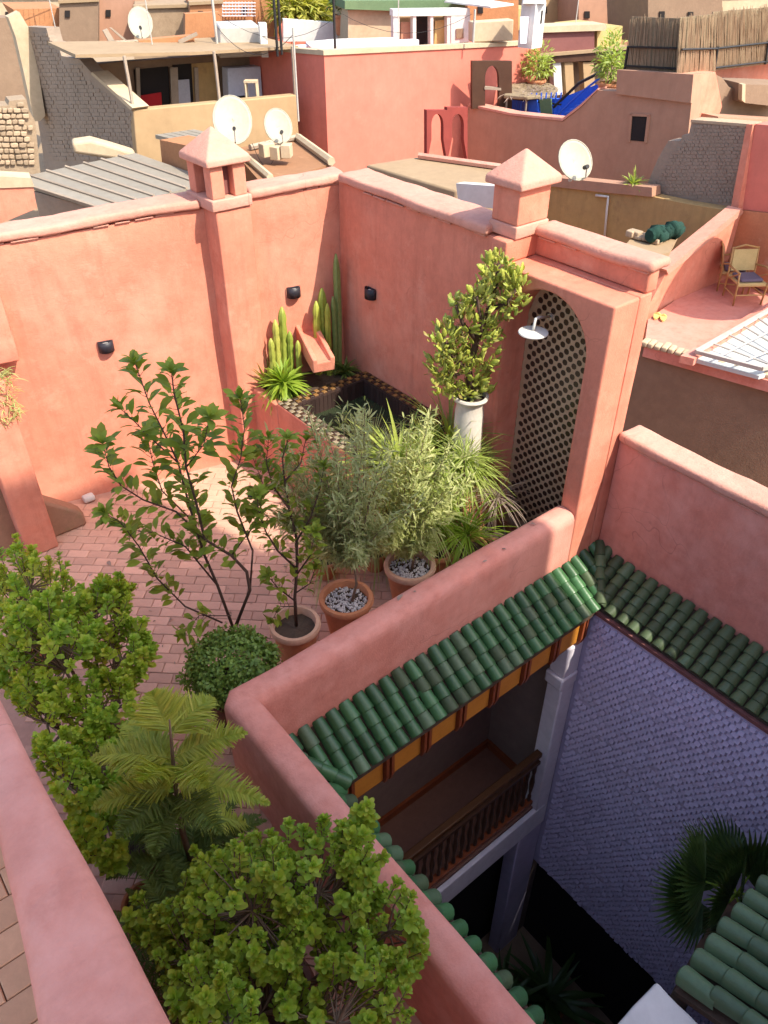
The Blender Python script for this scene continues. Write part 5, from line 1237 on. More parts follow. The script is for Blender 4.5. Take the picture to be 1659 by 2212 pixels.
# corrugated lean-to roof
CR = thing('metal_roof', on_z(215, 447, 1.9), 'low grey metal sheet roof with raised seams behind the sunlit wall', 'roof')
q00, q10 = on_z(16, 388, 1.95), on_z(218, 452, 1.85); q01, q11 = on_z(292, 330, 1.95), on_z(470, 392, 1.85)
for i in range(7):
    t0, t1 = i / 7 + 0.002, (i + 1) / 7 - 0.002
    MB().prism([q00.lerp(q01, t0), q10.lerp(q11, t0), q10.lerp(q11, t1), q00.lerp(q01, t1)], (0, 0, -0.03)).build('sheet', 'metal_sheet', CR)
    MB().tube([q00.lerp(q01, t0) + Vector((0, 0, 0.012)), q10.lerp(q11, t0) + Vector((0, 0, 0.012))], 0.022, 5).build('seam', 'wood_grey', CR)
solo('shed_wall', MB().prism([q00.lerp(q10, 0.28) + Vector((0, 0, -0.05)), q10 + Vector((0.05, 0.05, -0.05)), Vector((q10.x + 0.05, q10.y + 0.05, -2)), Vector((q00.lerp(q10, 0.28).x, q00.lerp(q10, 0.28).y, -2))], (q01 - q00) * 0.9), 'grey_block', 'dark grey wall under the metal sheet roof', 'wall')
solo('rough_parapet', fac([(155, 308), (196, 302), (240, 314), (292, 330), (300, 352), (250, 345), (160, 332)], at(220, 325, 13.9), 70, 0.35), 'cream', 'broken cream parapet stub behind the metal sheet roof', 'parapet', bevel=0.05, seg=3)
pw = thing('pink_parapet', on_z(40, 440, 1.4), 'small pink parapet with a pale top at the left edge below the metal roof', 'parapet')
addpart(pw, 'wall', fac([(-40, 408), (72, 404), (80, 450), (-40, 500)], at(40, 430, 10.4), 66, 0.25), 'pink_plaster')
addpart(pw, 'coping', fac([(-40, 378), (66, 384), (74, 403), (-40, 407)], at(40, 430, 10.4), 66, 0.3, 0.02), 'cream')
# small roofs behind the first chimney
BR = thing('brown_roof', on_z(640, 340, 1.7), 'flat brown earthen roof with pale kerbs behind the slotted chimney', 'roof')
flat([(500, 322), (640, 298), (720, 352), (570, 402)], 1.72, 3.0).build('roof', 'roof_brown', BR)
MB().tube([on_z(643, 296, 1.78), on_z(716, 349, 1.78)], 0.07, 6).build('kerb', 'cream', BR); MB().tube([on_z(540, 318, 1.78), on_z(640, 296, 1.78)], 0.05, 6).build('kerb', 'wood_grey', BR)
MB().tube([on_z(535, 342, 1.76), on_z(584, 384, 1.76)], 0.06, 6).build('kerb', 'cream', BR)
HB = thing('roof_hut', on_z(400, 330, 1.6), 'little orange hut with a ribbed sheet roof left of the slotted chimney cap', 'hut')
fac([(345, 302), (440, 322), (450, 380), (352, 372)], at(350, 300, 13.2), -39, 0.5).build('wall', 'brick_orange', HB)
for i in range(5):
    a, b_ = on_z(334, 291, 2.12), on_z(440, 318, 2.08); c_, d_ = on_z(420, 279, 2.12), on_z(520, 302, 2.08)
    MB().prism([a.lerp(c_, i / 5 + .01), b_.lerp(d_, i / 5 + .01), b_.lerp(d_, (i + 1) / 5 - .01), a.lerp(c_, (i + 1) / 5 - .01)], (0, 0, -0.06)).build('sheet', 'metal_sheet', HB)

# ---- satellite dishes
def dish(label, c, D, w, h, foot, tilt=0.0):
    """offset dish facing the camera side; w, h its apparent size in sight lines, foot the pixel its mast stands on"""
    P = at(c[0], c[1], D); k = (P - C0).dot(FW) / CAM_F; rx, ry = w * k / 2, h * k / 2
    T = thing('satellite_dish', P, label, 'satellite dish', 'satellite dishes')
    nrm = (-FH * 0.80 + Vector((0.25, -0.55, 0)) * 0.35 + Vector((0, 0, 0.55))).normalized(); x_ = nrm.cross(Vector((0, 0, 1))).normalized(); y_ = x_.cross(nrm) * -1
    if y_.z < 0: y_ = -y_
    y_ = (y_ + x_ * tilt).normalized(); x_ = y_.cross(nrm)
    m = MB(); n, rr_ = 36, 7
    for i in range(rr_ + 1):
        t = i / rr_
        for j in range(n):
            a = 2 * math.pi * j / n; m.v.append(P + x_ * (rx * t * math.cos(a)) + y_ * (ry * 1.1 * t * math.sin(a)) + nrm * (0.17 * rx * (t * t - 1)))
    for i in range(rr_):
        for j in range(n): a, b_ = i * n + j, i * n + (j + 1) % n; m.f.append((a, b_, b_ + n, a + n))
    o = m.build('reflector', 'dish_white', T, smooth=True, fix=False); md = o.modifiers.new('thick', 'SOLIDIFY'); md.thickness = 0.012; md.offset = 0
    MB().tube([P + x_ * (rx * math.cos(2 * math.pi * j / 24)) + y_ * (ry * 1.1 * math.sin(2 * math.pi * j / 24)) for j in range(25)], 0.010, 5, False).build('rim', 'dish_white', o, smooth=True)
    f_ = P - y_ * ry * 1.05 + nrm * rx * 0.9
    fa_ = MB().tube([P - y_ * ry * 1.05, f_ * 0.5 + (P - y_ * ry * 1.05) * 0.5 - Vector((0, 0, 0.02)), f_ + y_ * ry * 0.35], 0.011, 5).build('feed_arm', 'galv', T)
    MB().tube([f_ + y_ * ry * 0.35 + nrm * 0.03, f_ + y_ * ry * 0.42 - nrm * 0.07], 0.028, 8).build('receiver', 'black_metal', fa_)
    B = P - nrm * (0.2 * rx + 0.05); gz = at(foot[0], foot[1], D).z
    MB().tube([P - nrm * 0.15 * rx, B, Vector((B.x, B.y, gz))], 0.024, 6).build('mast', 'galv', T)
    return T
dish('large cream satellite dish behind the slotted chimney', (502, 259), 13.6, 82, 92, (500, 315))
dish('smaller satellite dish right of the large one behind the slotted chimney', (601, 272), 13.9, 58, 66, (600, 318), 0.15)
dish('tilted satellite dish behind the solid chimney on the right', (1243, 346), 11.5, 74, 78, (1243, 395), 0.35)
dish('satellite dish far back on the upper left roofs', (303, 49), 18.5, 50, 60, (303, 95))
for k, (x, y, lb) in enumerate([(575, 306, 'left'), (598, 312, 'middle'), (618, 308, 'right')]):
    p = at(x, y, 13.7); solo('concrete_block', MB().box(p - Vector((0, 0, 0.12)), (0.22, 0.16, 0.2), 0.4 * k), 'cream', lb + ' one of the small blocks at the dish feet on the brown roof', 'block', 'blocks at the dish feet', bevel=0.01)

# ---- flat roofs beyond wall B
solo('flat_roof', flat([(790, 356), (905, 338), (1075, 362), (1070, 404), (985, 412)], 1.9, 3.0), 'roof_tan', 'flat tan roof just beyond the corner of the pink walls', 'roof', bevel=0.03)
solo('roof_kerb', MB().tube([on_z(905, 336, 1.95), on_z(1080, 360, 1.95)], 0.05, 6), 'coping_plaster', 'pale pink kerb along the back of the flat tan roof', 'kerb')
solo('roof_kerb', fac([(985, 396), (1070, 402), (1075, 452), (990, 440)], at(1030, 425, 9.3), -35, 0.12), 'white_paint', 'white painted kerb piece left of the solid chimney', 'kerb')
# ---- long brown house on the right, in shade
bc = at(1500, 162, 14.5)
BH = thing('brown_house', Vector((bc.x, bc.y, -5)), 'large brown pink house in shade with one small dark window', 'house', 'houses across the rooftops')
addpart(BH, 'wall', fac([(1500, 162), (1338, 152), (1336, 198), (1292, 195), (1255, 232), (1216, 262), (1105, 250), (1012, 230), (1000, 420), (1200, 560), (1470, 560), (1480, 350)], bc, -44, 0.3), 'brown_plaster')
addpart(BH, 'side_wall', fac([(1502, 162), (1546, 156), (1560, 230), (1500, 400), (1472, 400), (1490, 280)], bc, 51, 0.25, -0.003), 'pink_plaster')
bpl = vpl(bc, -44)
addpart(BH, 'upper_band', fac([(1502, 160), (1337, 150), (1335, 202), (1496, 222)], bc, -44, 0.08, 0.06), 'brown_plaster')
wd = fac([(1366, 250), (1400, 252), (1394, 306), (1362, 303)], bc, -44, 0.02, 0.008).build('window', 'dark_inside', BH)
for px in ([(1362, 246), (1367, 246), (1362, 307), (1357, 306)], [(1400, 248), (1405, 249), (1398, 309), (1393, 308)], [(1362, 245), (1405, 247), (1404, 252), (1362, 250)]):
    fac(px, bc, -44, 0.03, 0.028).build('window_frame', 'brown_plaster', wd)
lc = fac([(1012, 229), (1105, 249), (1216, 261), (1255, 231), (1292, 194), (1293, 190), (1254, 226), (1215, 256), (1105, 244), (1012, 224)], bc, -44, 0.3, 0.02); addpart(BH, 'coping', lc, 'coping_plaster')
# blue painted stair terrace behind it
bt = thing('blue_terrace', at(1190, 255, 15.5), 'bright blue painted stairs and railing on the roof of the brown house', 'terrace')
B0 = bc + bpl[1] * 0.9
addpart(bt, 'floor', MB().prism([on_pl(x, y, *vpl(B0, -44)) for x, y in ((1105, 250), (1215, 268), (1300, 190), (1300, 240), (1215, 300), (1105, 290))], bpl[1] * 1.2), 'blue_pale')
addpart(bt, 'back_wall', fac([(1106, 212), (1205, 214), (1296, 180), (1300, 250), (1216, 290), (1106, 280)], B0 + bpl[1] * 0.55, -44, 0.15), 'blue_paint')
for i in range(8):
    x = 1208 + i * 11; y = 250 - i * 7.5
    addpart(bt, 'step', fac([(x, y), (x + 14, y - 1), (x + 14, y + 16), (x, y + 17)], B0 - bpl[1] * 0.25, -44, 0.8), 'blue_paint')
for i in range(10):
    x = 1112 + i * 10.5; a = on_pl(x, 250, *vpl(B0, -44)); addpart(bt, 'baluster', MB().tube([a + Vector((0, 0, -0.1)), a + Vector((0, 0, 0.42))], 0.016, 5), 'blue_paint')
addpart(bt, 'rail', MB().tube([on_pl(1108, 214, *vpl(B0, -44)), on_pl(1212, 226, *vpl(B0, -44))], 0.02, 5), 'black_metal')
addpart(bt, 'rail', MB().tube([on_pl(1196, 232, *vpl(B0, -44)), on_pl(1250, 180, *vpl(B0, -44)), on_pl(1310, 150, *vpl(B0, -44))], 0.03, 5), 'black_metal')
addpart(bt, 'rail', MB().tube([on_pl(1205, 248, *vpl(B0, -44)), on_pl(1255, 200, *vpl(B0, -44)), on_pl(1300, 165, *vpl(B0, -44))], 0.022, 5), 'blue_paint')
addpart(bt, 'cloth', fac([(1165, 215), (1190, 213), (1192, 252), (1168, 256)], B0 - bpl[1] * 0.1, -44, 0.03), 'green_paint')
addpart(bt, 'cloth', fac([(1140, 218), (1160, 216), (1162, 250), (1142, 252)], B0 - bpl[1] * 0.1, -44, 0.03), 'blue_paint')
# wooden arched screen
def arch_panel(x0, x1, y0, y1, ax0, ax1, ay0, ay1, P, az, th, out=0.0):
    pl = vpl(P, az); ol_ = [(x0, y1), (ax0, ay1)]
    for i in range(13):
        a = math.pi * i / 12; ol_.append(((ax0 + ax1) / 2 - (ax1 - ax0) / 2 * math.cos(a), ay0 + (ax1 - ax0) * 0.9 * (1 - math.sin(a))))
    ol_ += [(ax1, ay1), (x1, y1), (x1, y0), (x0, y0)]
    return MB().prism([p - pl[1] * out for p in pts_on(pl, ol_)], pl[1] * th)
SC = at(1060, 180, 17.8); ws = thing('arched_screen', SC, 'brown wooden arched screen standing on the roof beside the red house', 'screen')
addpart(ws, 'panel', arch_panel(1020, 1106, 132, 236, 1048, 1078, 142, 232, SC, 75, 0.1), 'wood_dark')
addpart(ws, 'shelf', fac([(1046, 187), (1082, 190), (1082, 195), (1046, 193)], SC, 75, 0.14, 0.02), 'wood_grey')
ws2 = thing('arched_shadow', at(960, 300, 15.2), 'dark red arched panels standing in for a cast shadow in front of the red house', 'fence'); S2 = at(960, 300, 15.4)  # arched panels shaped and coloured as a shadow cast on the red wall
for x in (922, 966): addpart(ws2, 'panel', arch_panel(x, x + 44, 238 - (x - 922) * 0.14, 352, x + 10, x + 36, 246, 302, S2, 62, 0.1), 'shade_red')
if 0: solo('red_wall', fac([(915, 300), (1010, 290), (1010, 440), (915, 440)], S2 + FH * 0.12, 62, 0.2), 'red_plaster', 'low dark red wall behind the arched shadow panels', 'wall')
tz = at(1145, 195, 18.3).z
th = thing('thatch_roof', at(1145, 235, 18.3), 'flat thatched sunshade on posts above the blue stairs', 'sunshade')
tpx = [(1088, 206), (1104, 182), (1150, 176), (1190, 178), (1206, 188), (1190, 202), (1140, 211)]
MB().prism([on_z(x, y, tz) + Vector((0, 0, U(-0.03, 0.03))) for x, y in tpx], (0, 0, -0.07)).build('thatch', 'thatch', th, bevel=0.02)
m = MB()
for i in range(420):
    a_ = random.randrange(len(tpx)); q = on_z(*tpx[a_], tz).lerp(on_z(*tpx[(a_ + 1) % len(tpx)], tz), U(0, 1)).lerp(on_z(1148, 193, tz), U(0, 0.9)); m.inst(blade_t(0.30, 0.02, 0.25, 2), rotmat(rdir(-0.15, 0.15), Vector((0, 0, 1)), 0, U(0.5, 1), q + Vector((0, 0, U(-0.03, 0.03)))))
tag(m.build('straw', 'palm_dry', th, fix=False), kind='stuff')
for x, y in ((1096, 205), (1138, 209), (1198, 190)): MB().tube([on_z(x, y, tz) + Vector((0, 0, -0.9)), on_z(x, y, tz)], 0.022, 6).build('post', 'wood_grey', th)
# pillars and shade behind the umbrella
pv = thing('veranda', at(1240, 190, 17.5), 'shaded veranda with white and tan pillars behind the blue stairs', 'veranda'); VP_ = at(1240, 150, 20)
fac([(1110, 140), (1350, 126), (1350, 215), (1110, 225)], VP_ + FH * 0.6, 70, 0.2).build('back_wall', 'mud_plaster', pv)
fac([(1110, 128), (1360, 106), (1360, 126), (1110, 141)], VP_, 70, 1.0).build('roof_edge', 'wood_dark', pv)
fac([(1105, 122), (1362, 100), (1362, 106), (1105, 128)], VP_, 70, 1.1, 0.05).build('roof_slab', 'roof_tan', pv)
for x0, x1, m_ in ((1197, 1214, 'white_paint'), (1222, 1240, 'tan_plaster'), (1262, 1285, 'tan_plaster'), (1130, 1142, 'tan_plaster')): fac([(x0, 136), (x1, 135), (x1 + 4, 205), (x0 + 4, 207)], VP_, 70, 0.2, -0.05).build('pillar', m_, pv)
# reed fences on the right
def reed_fence(label, px, P, az, rails, posts):
    pl = vpl(P, az); T = thing('reed_fence', pts_on(pl, [px[3]])[0], label, 'fence', 'reed screens on the right hand roofs'); m = MB()
    tl, tr, br_, bl = pts_on(pl, px); n = int((tr - tl).length / 0.016)
    MB().prism([tl, tr, br_, bl], pl[1] * 0.02).build('backing', 'thatch', T)
    for i in range(n):
        t = (i + U(-0.4, 0.4)) / n; a = bl.lerp(br_, t); b_ = tl.lerp(tr, t) + Vector((0, 0, U(-0.10, 0.06))); o = pl[1] * -U(0.008, 0.03)
        lean = (tr - tl).normalized() * U(-0.05, 0.05); m.tube([a + o, b_ + o + lean], [U(0.006, 0.011), 0.004], 3, False)
    tag(m.build('reeds', 'reed', T, fix=False), kind='stuff')
    for r_ in rails: MB().tube([p - pl[1] * 0.05 for p in pts_on(pl, r_)], 0.018, 5).build('rail', 'black_metal', T)
    for p_ in posts: MB().tube([p - pl[1] * 0.05 for p in pts_on(pl, p_)], 0.022, 5).build('post', 'black_metal', T)
r1 = at(1430, 150, 15.2)
reed_fence('brown reed screen with iron rails above the brown house', [(1364, 36), (1478, 40), (1470, 156), (1352, 150)], r1, -44, [[(1358, 101), (1474, 104)], [(1354, 142), (1470, 148)]], [[(1360, 100), (1352, 150)], [(1476, 103), (1468, 152)]])
reed_fence('ragged reed screen at the roof corner between the two screens', [(1470, 38), (1548, 30), (1544, 160), (1462, 158)], at(1505, 155, 15.0), 60, [[(1468, 106), (1545, 104)]], [])
reed_fence('pale sunlit reed screen with iron posts at the right edge', [(1540, 26), (1720, 10), (1720, 130), (1536, 152)], at(1545, 150, 16.0), 58, [[(1542, 104), (1720, 84)], [(1538, 146), (1720, 124)]], [[(1546, 100), (1538, 150)], [(1655, 88), (1648, 138)]])
solo('pink_house', fac([(1540, 152), (1720, 128), (1720, 330), (1600, 330), (1545, 215)], at(1545, 150, 16.4), 58, 1.2), 'pink_plaster', 'sunlit pale pink house front below the pale reed screen', 'house', 'houses across the rooftops')
solo('sagging_wall', fac([(1545, 160), (1560, 168), (1575, 188), (1610, 200), (1640, 215), (1720, 240), (1720, 300), (1540, 300), (1530, 250)], at(1590, 220, 15.9), 58, 0.2), 'mud_plaster', 'sagging brown earth wall below the sunlit pink house', 'wall')
sb_ = thing('lean_to', at(1620, 200, 15.5), 'small boxy brown lean-to with a pale frame at the right edge', 'lean-to')
fac([(1608, 182), (1720, 186), (1720, 235), (1606, 222)], at(1620, 200, 15.6), 70, 0.8).build('wall', 'mud_plaster', sb_); fac([(1602, 182), (1609, 181), (1608, 222), (1601, 216)], at(1620, 200, 15.6), 70, 0.1, 0.02).build('frame', 'cream', sb_)
solo('brown_shed', fac([(1552, 252), (1720, 262), (1720, 330), (1540, 330)], at(1620, 275, 15.0), 58, 0.4), 'brown_plaster', 'low dark brown wall under the sagging earth wall', 'wall')
# grey stone wall and red wall on the right
gc = at(1592, 446, 12.5)
sg = thing('stone_wall', Vector((gc.x, gc.y, -4)), 'broad dark grey stone wall in shade on the right', 'wall')
addpart(sg, 'wall', fac([(1594, 448), (1624, 272), (1494, 262), (1488, 290), (1474, 292), (1470, 304), (1444, 304), (1434, 320), (1420, 345), (1395, 405), (1400, 445)], gc, -42, 0.3), 'grey_block')
gpl = vpl(gc, -42); m = MB()
for j in range(22):
    for i in range(30):
        x = 1398 + i * 8.2 + U(-1.5, 1.5) + (4 if j % 2 else 0); y = 270 + j * 8.0 + U(-1, 1)
        if not (x < 1618 - (y - 272) * 0.17 and x > 1494 - (y - 262) * 0.66 + (0 if y < 300 else 0) and y < 405 + (x - 1395) * 0.2): continue
        if x < 1490 and y < 300: continue
        q = [on_pl(x + a * 7.4 + U(-.6, .6), y + b_ * 7 + U(-.6, .6), *gpl) for a, b_ in ((0, .1), (.5, 0), (1, .1), (1, .9), (.5, 1), (0, .9))]
        m.prism([p - gpl[1] * 0.002 for p in q], gpl[1] * -U(0.002, 0.012))
tag(m.build('stones', 'grey_block', sg), kind='stuff')
addpart(sg, 'coping', fac([(1494, 258), (1626, 268), (1625, 274), (1493, 264)], gc, -42, 0.3, 0.02), 'rubble')
rw_ = thing('red_house', on_d(1640, 540, 9.2), 'red orange house front at the right edge above the terrace chairs', 'house', 'houses across the rooftops')
RW = at(1596, 470, 12.25)
addpart(rw_, 'upper_wall', fac([(1632, 268), (1760, 280), (1760, 470), (1600, 452)], RW, -42, 0.3), 'red_plaster'); addpart(rw_, 'lower_wall', fac([(1600, 453), (1760, 470), (1760, 680), (1570, 585)], RW, -42, 0.3, 0.05), 'terracotta')
addpart(rw_, 'corner_pier', fac([(1622, 268), (1636, 268), (1600, 470), (1588, 446)], RW, -20, 0.15, 0.08), 'pink_plaster')
# ochre wall beyond the arch
oc_ = at(1590, 455, 12.2)
OW = thing('ochre_wall', Vector((oc_.x, oc_.y, -3)), 'stained ochre wall with a white drain pipe behind the arch', 'wall')
addpart(OW, 'wall', fac([(1592, 458), (1480, 440), (1410, 425), (1300, 412), (1180, 398), (1178, 620), (1480, 620)], oc_, -42, 0.25), 'ochre_plaster')
opl = vpl(oc_, -42)
addpart(OW, 'top_band', fac([(1412, 404), (1200, 382), (1180, 380), (1180, 400), (1300, 414), (1412, 424)], oc_, -42, 0.25, 0.05), 'brown_plaster')
addpart(OW, 'drain_pipe', MB().tube([p - opl[1] * 0.04 for p in pts_on(opl, [(1290, 421), (1317, 424), (1314, 450), (1308, 520)])], 0.022, 6), 'white_paint', smooth=True)
ag = pts_on(opl, [(1360, 405)])[0] + opl[1] * 0.1
spiky('agave', 'small spiky green agave on top of the ochre wall', ag, None, 46, (0.16, 0.30), 0.13, 'yucca_leaf', (0.1, 0.5), (0.0, 1.0), h=0.02)
lw = thing('terrace_wall', at(1500, 560, 9.0), 'bright sunlit orange pink wall sloping along the neighbouring terrace', 'wall'); LW = on_pl(1598, 456, *opl) - opl[1] * 0.02
addpart(lw, 'wall', fac([(1440, 588), (1600, 456), (1606, 470), (1576, 640), (1400, 760), (1380, 700)], LW, 51, 0.18), 'pink_plaster')
addpart(lw, 'coping', fac([(1436, 582), (1598, 450), (1604, 458), (1440, 592)], LW, 51, 0.22, 0.03), 'coping_plaster')
gb = on_z(1420, 506, 1.60); gn = MB()
for i in range(9): gn.tube([gb + azdir(60) * (0.05 * i - 0.1) + Vector((U(-.03, .03), U(-.03, .03), U(-.03, .03))), gb + azdir(60) * (0.06 * i) + Vector((U(-.06, .06), U(-.06, .06), 0.03 + U(-.05, .05)))], [U(0.09, 0.12), U(0.05, 0.1)], 7)
GNT = thing('rolled_netting', gb, 'bundle of rolled dark green netting behind the arch coping', 'netting'); gn.build('bundle', 'green_net', GNT, smooth=True); MB().tube([gb + azdir(60) * -0.12, gb + azdir(60) * -0.15], [0.10, 0.08], 10).build('dark_end', 'green_net', GNT)
solo('flat_roof', MB().prism([on_z(x, y, 1.49) for x, y in ((1350, 530), (1372, 504), (1430, 498), (1466, 506), (1446, 545), (1380, 560))], (0, 0, -0.06)), 'roof_tan', 'narrow tan roof between the arch and the ochre wall', 'roof')
for k in range(7):
    q = on_z(1362 + k * 9, 512 + k * 2, 1.5); rough_box(t := MB(), q - Vector((0.07, 0.07, 0)), q + Vector((U(.04, .1), U(.04, .1), U(.05, .11))), 0.05, 0.02, 0, k, 0.02)
    solo('rubble_stone', t, 'rubble', ['first', 'second', 'third', 'fourth', 'fifth', 'sixth', 'seventh'][k] + ' pale rubble stone from the left by the green netting', 'stone', 'rubble by the netting', smooth='auto')
# ---- neighbouring terrace with chairs, right
NZ = 0.35
nt_ = thing('neighbour_terrace', on_z(1540, 700, NZ), 'pink paved roof terrace of the neighbouring house at the right', 'terrace')
fl_ = MB().prism([on_z(x, y, NZ) for x, y in ((1392, 748), (1400, 690), (1582, 560), (1760, 600), (1760, 850))], (0, 0, -0.15)); addpart(nt_, 'paving', fl_, 'rose_plaster')
bwp = on_z(1398, 750, NZ)
addpart(nt_, 'brown_wall', MB().prism([on_z(1380, 745, NZ - 0.02), on_z(1800, 852, NZ - 0.02), on_z(1800, 852, NZ - 0.02) + Vector((0, 0, -4)), on_z(1380, 745, NZ - 0.02) + Vector((0, 0, -4))], Vector((0.18, 0, 0))), 'mud_plaster')
e0, e1 = on_z(1385, 745, NZ), on_z(1800, 852, NZ); eb = MB()
for i in range(26):
    a = e0.lerp(e1, i / 26); b_ = e0.lerp(e1, (i + U(0.75, 0.98)) / 26); t = MB(); rough_box(t, (0, 0, 0), ((b_ - a).length, 0.16 + U(-.03, .04), 0.05 + U(-.01, .02)), 0.2, 0.012, 0, i, 0.015)
    d = (b_ - a).normalized(); n_ = Vector((-d.y, d.x, 0)); n_ = n_ if n_.x > 0 else -n_; eb.add([a + d * v.x + n_ * (v.y - 0.05) + Vector((0, 0, v.z)) for v in t.v], t.f)
addpart(nt_, 'rough_edge', eb, 'cream', smooth='auto')
# round sunshade outside the frame, right: its shadow falls on the wall and floor
sk = thing('roof_window', on_z(1600, 760, NZ), 'white glazed roof window with metal bars at the right edge of the terrace', 'window')
k0, k1, k2, k3 = on_z(1500, 775, NZ + 0.06), on_z(1690, 665, NZ + 0.06), on_z(1800, 770, NZ + 0.06), on_z(1640, 812, NZ + 0.06)
MB().prism([k0, k1, k2, k3], (0, 0, -0.05)).build('glass', 'glass_white', sk)
for a, b_ in ((k0, k1), (k0, k3), (k1, k2), (k3, k2)): MB().tube([a + Vector((0, 0, 0.10)), b_ + Vector((0, 0, 0.10))], 0.035, 4).build('frame', 'galv', sk)
for i in range(1, 6):
    t = i / 6; MB().tube([k0.lerp(k1, t) + Vector((0, 0, 0.09)), k3.lerp(k2, t) + Vector((0, 0, 0.09))], 0.014, 5).build('bar', 'galv', sk)
for i in range(1, 3):
    t = i / 3; MB().tube([k0.lerp(k3, t) + Vector((0, 0, 0.10)), k1.lerp(k2, t) + Vector((0, 0, 0.10))], 0.014, 5).build('bar', 'galv', sk)
MB().prism([on_z(x, y, NZ + 0.10) for x, y in ((1470, 768), (1500, 775), (1690, 660), (1665, 650))], (0, 0, -0.1)).build('kerb', 'rose_plaster', sk)
def rattan_chair(label, c, yaw, k=1.0):
    T = thing('rattan_chair', c, label, 'chair', 'rattan chairs on the neighbouring terrace'); M = Matrix.Translation(c) @ Matrix.Rotation(yaw, 4, 'Z') @ Matrix.Scale(k, 4)
    P = lambda x, y, z: M @ Vector((x, y, z)); r_ = 0.018 * k
    for sx_ in (-1, 1):
        MB().tube([P(0.27 * sx_, -0.26, 0), P(0.29 * sx_, -0.27, 0.40), P(0.30 * sx_, -0.24, 0.62)], r_, 6).build('leg', 'rattan', T, smooth=True)
        MB().tube([P(0.25 * sx_, 0.25, 0), P(0.26 * sx_, 0.26, 0.5), P(0.25 * sx_, 0.34, 0.92)], r_, 6).build('leg', 'rattan', T, smooth=True)
        MB().tube([P(0.30 * sx_, -0.26, 0.62), P(0.33 * sx_, 0.0, 0.64), P(0.26 * sx_, 0.28, 0.60)], r_ * 1.1, 6).build('armrest', 'rattan', T, smooth=True)
        MB().tube([P(0.28 * sx_, -0.24, 0.18), P(0.27 * sx_, 0.25, 0.18)], r_ * 0.8, 5).build('stretcher', 'rattan', T); MB().tube([P(0.29 * sx_, -0.22, 0.60), P(0.28 * sx_, 0.18, 0.38)], r_ * 0.7, 5).build('brace', 'rattan', T)
    MB().tube([P(-0.27, -0.26, 0.20), P(0.27, -0.26, 0.20)], r_ * 0.8, 5).build('stretcher', 'rattan', T); MB().tube([P(-0.27, -0.26, 0.38), P(0.27, -0.26, 0.38)], r_, 5).build('front_rail', 'rattan', T)
    MB().tube([P(-0.25, 0.33, 0.90), P(0, 0.36, 0.95), P(0.25, 0.33, 0.90)], r_ * 1.1, 6).build('top_rail', 'rattan', T, smooth=True)
    m = MB(); m.prism([P(-0.27, -0.26, 0.39), P(0.27, -0.26, 0.39), P(0.26, 0.25, 0.38), P(-0.26, 0.25, 0.38)], (0, 0, 0.03)); m.build('seat', 'rattan_weave', T)
    m = MB(); t = MB(); rough_box(t, (-0.22, -0.22, 0.43), (0.22, 0.20, 0.49), 0.08, 0.006, 0, 2, 0.03); m.add([M @ v for v in t.v], t.f); m.build('cushion', 'cushion', T, smooth='auto')
    m = MB(); m.prism([P(-0.23, 0.265, 0.50), P(0.23, 0.265, 0.50), P(0.23, 0.335, 0.88), P(-0.23, 0.335, 0.88)], M.to_3x3() @ Vector((0, -0.025, 0.0))); m.build('backrest', 'rattan_weave', T)
    return T
ch0 = on_z(1600, 648, NZ)
rattan_chair('rattan armchair with a pale woven back on the neighbouring terrace', ch0, R(CAM_AZ - 90 + 4), 0.78)
rattan_chair('rattan armchair seen side on beside the orange wall', on_z(1573, 622, NZ), R(CAM_AZ - 90 + 75), 0.72)
um = thing('parasol', on_z(1570, 690, NZ), 'parasol standing to the right of the picture that shades the terrace', 'parasol')
for i, (x, y, a) in enumerate(((1418, 684, 0.2), (1432, 688, 0.35))):
    p = on_z(x, y, NZ + 0.01); m = MB(); ol_ = [(0.12 * math.cos(t) , 0.045 * math.sin(t) * (1.15 if math.cos(t) > 0 else 0.9)) for t in [2 * math.pi * j / 14 for j in range(14)]]
    m.prism([p + Matrix.Rotation(R(10) + a, 3, 'Z') @ Vector((u_, v_ , 0)) for u_, v_ in ol_], (0, 0, 0.025)); T = thing('sandal', p, ('left' if i == 0 else 'right') + ' one of two yellow sandals on the neighbouring terrace', 'sandal', 'pair of sandals'); m.build('sole', 'sandal', T)
    MB().tube([p + Matrix.Rotation(R(10) + a, 3, 'Z') @ Vector(v) for v in ((0.03, -0.045, 0.02), (0.04, 0, 0.05), (0.03, 0.045, 0.02))], 0.01, 5).build('strap', 'sandal', T)
sd_c = on_z(1518, 642, NZ)                                      # middle of the round shade on the terrace
ctr = sd_c - SUN * (2.0 / -SUN.z)
ORG[um] = Vector((ctr.x, ctr.y, NZ)); um.location = ORG[um]
MB().lathe([(0.86, 0.0), (0.85, 0.03), (0.45, 0.2), (0.0, 0.34)], ctr, 28).build('canopy', 'tan_plaster', um, smooth='auto', fix=False); MB().tube([(ctr.x, ctr.y, NZ), (ctr.x, ctr.y, ctr.z + 0.34)], 0.022, 8).build('pole', 'wood_grey', um)

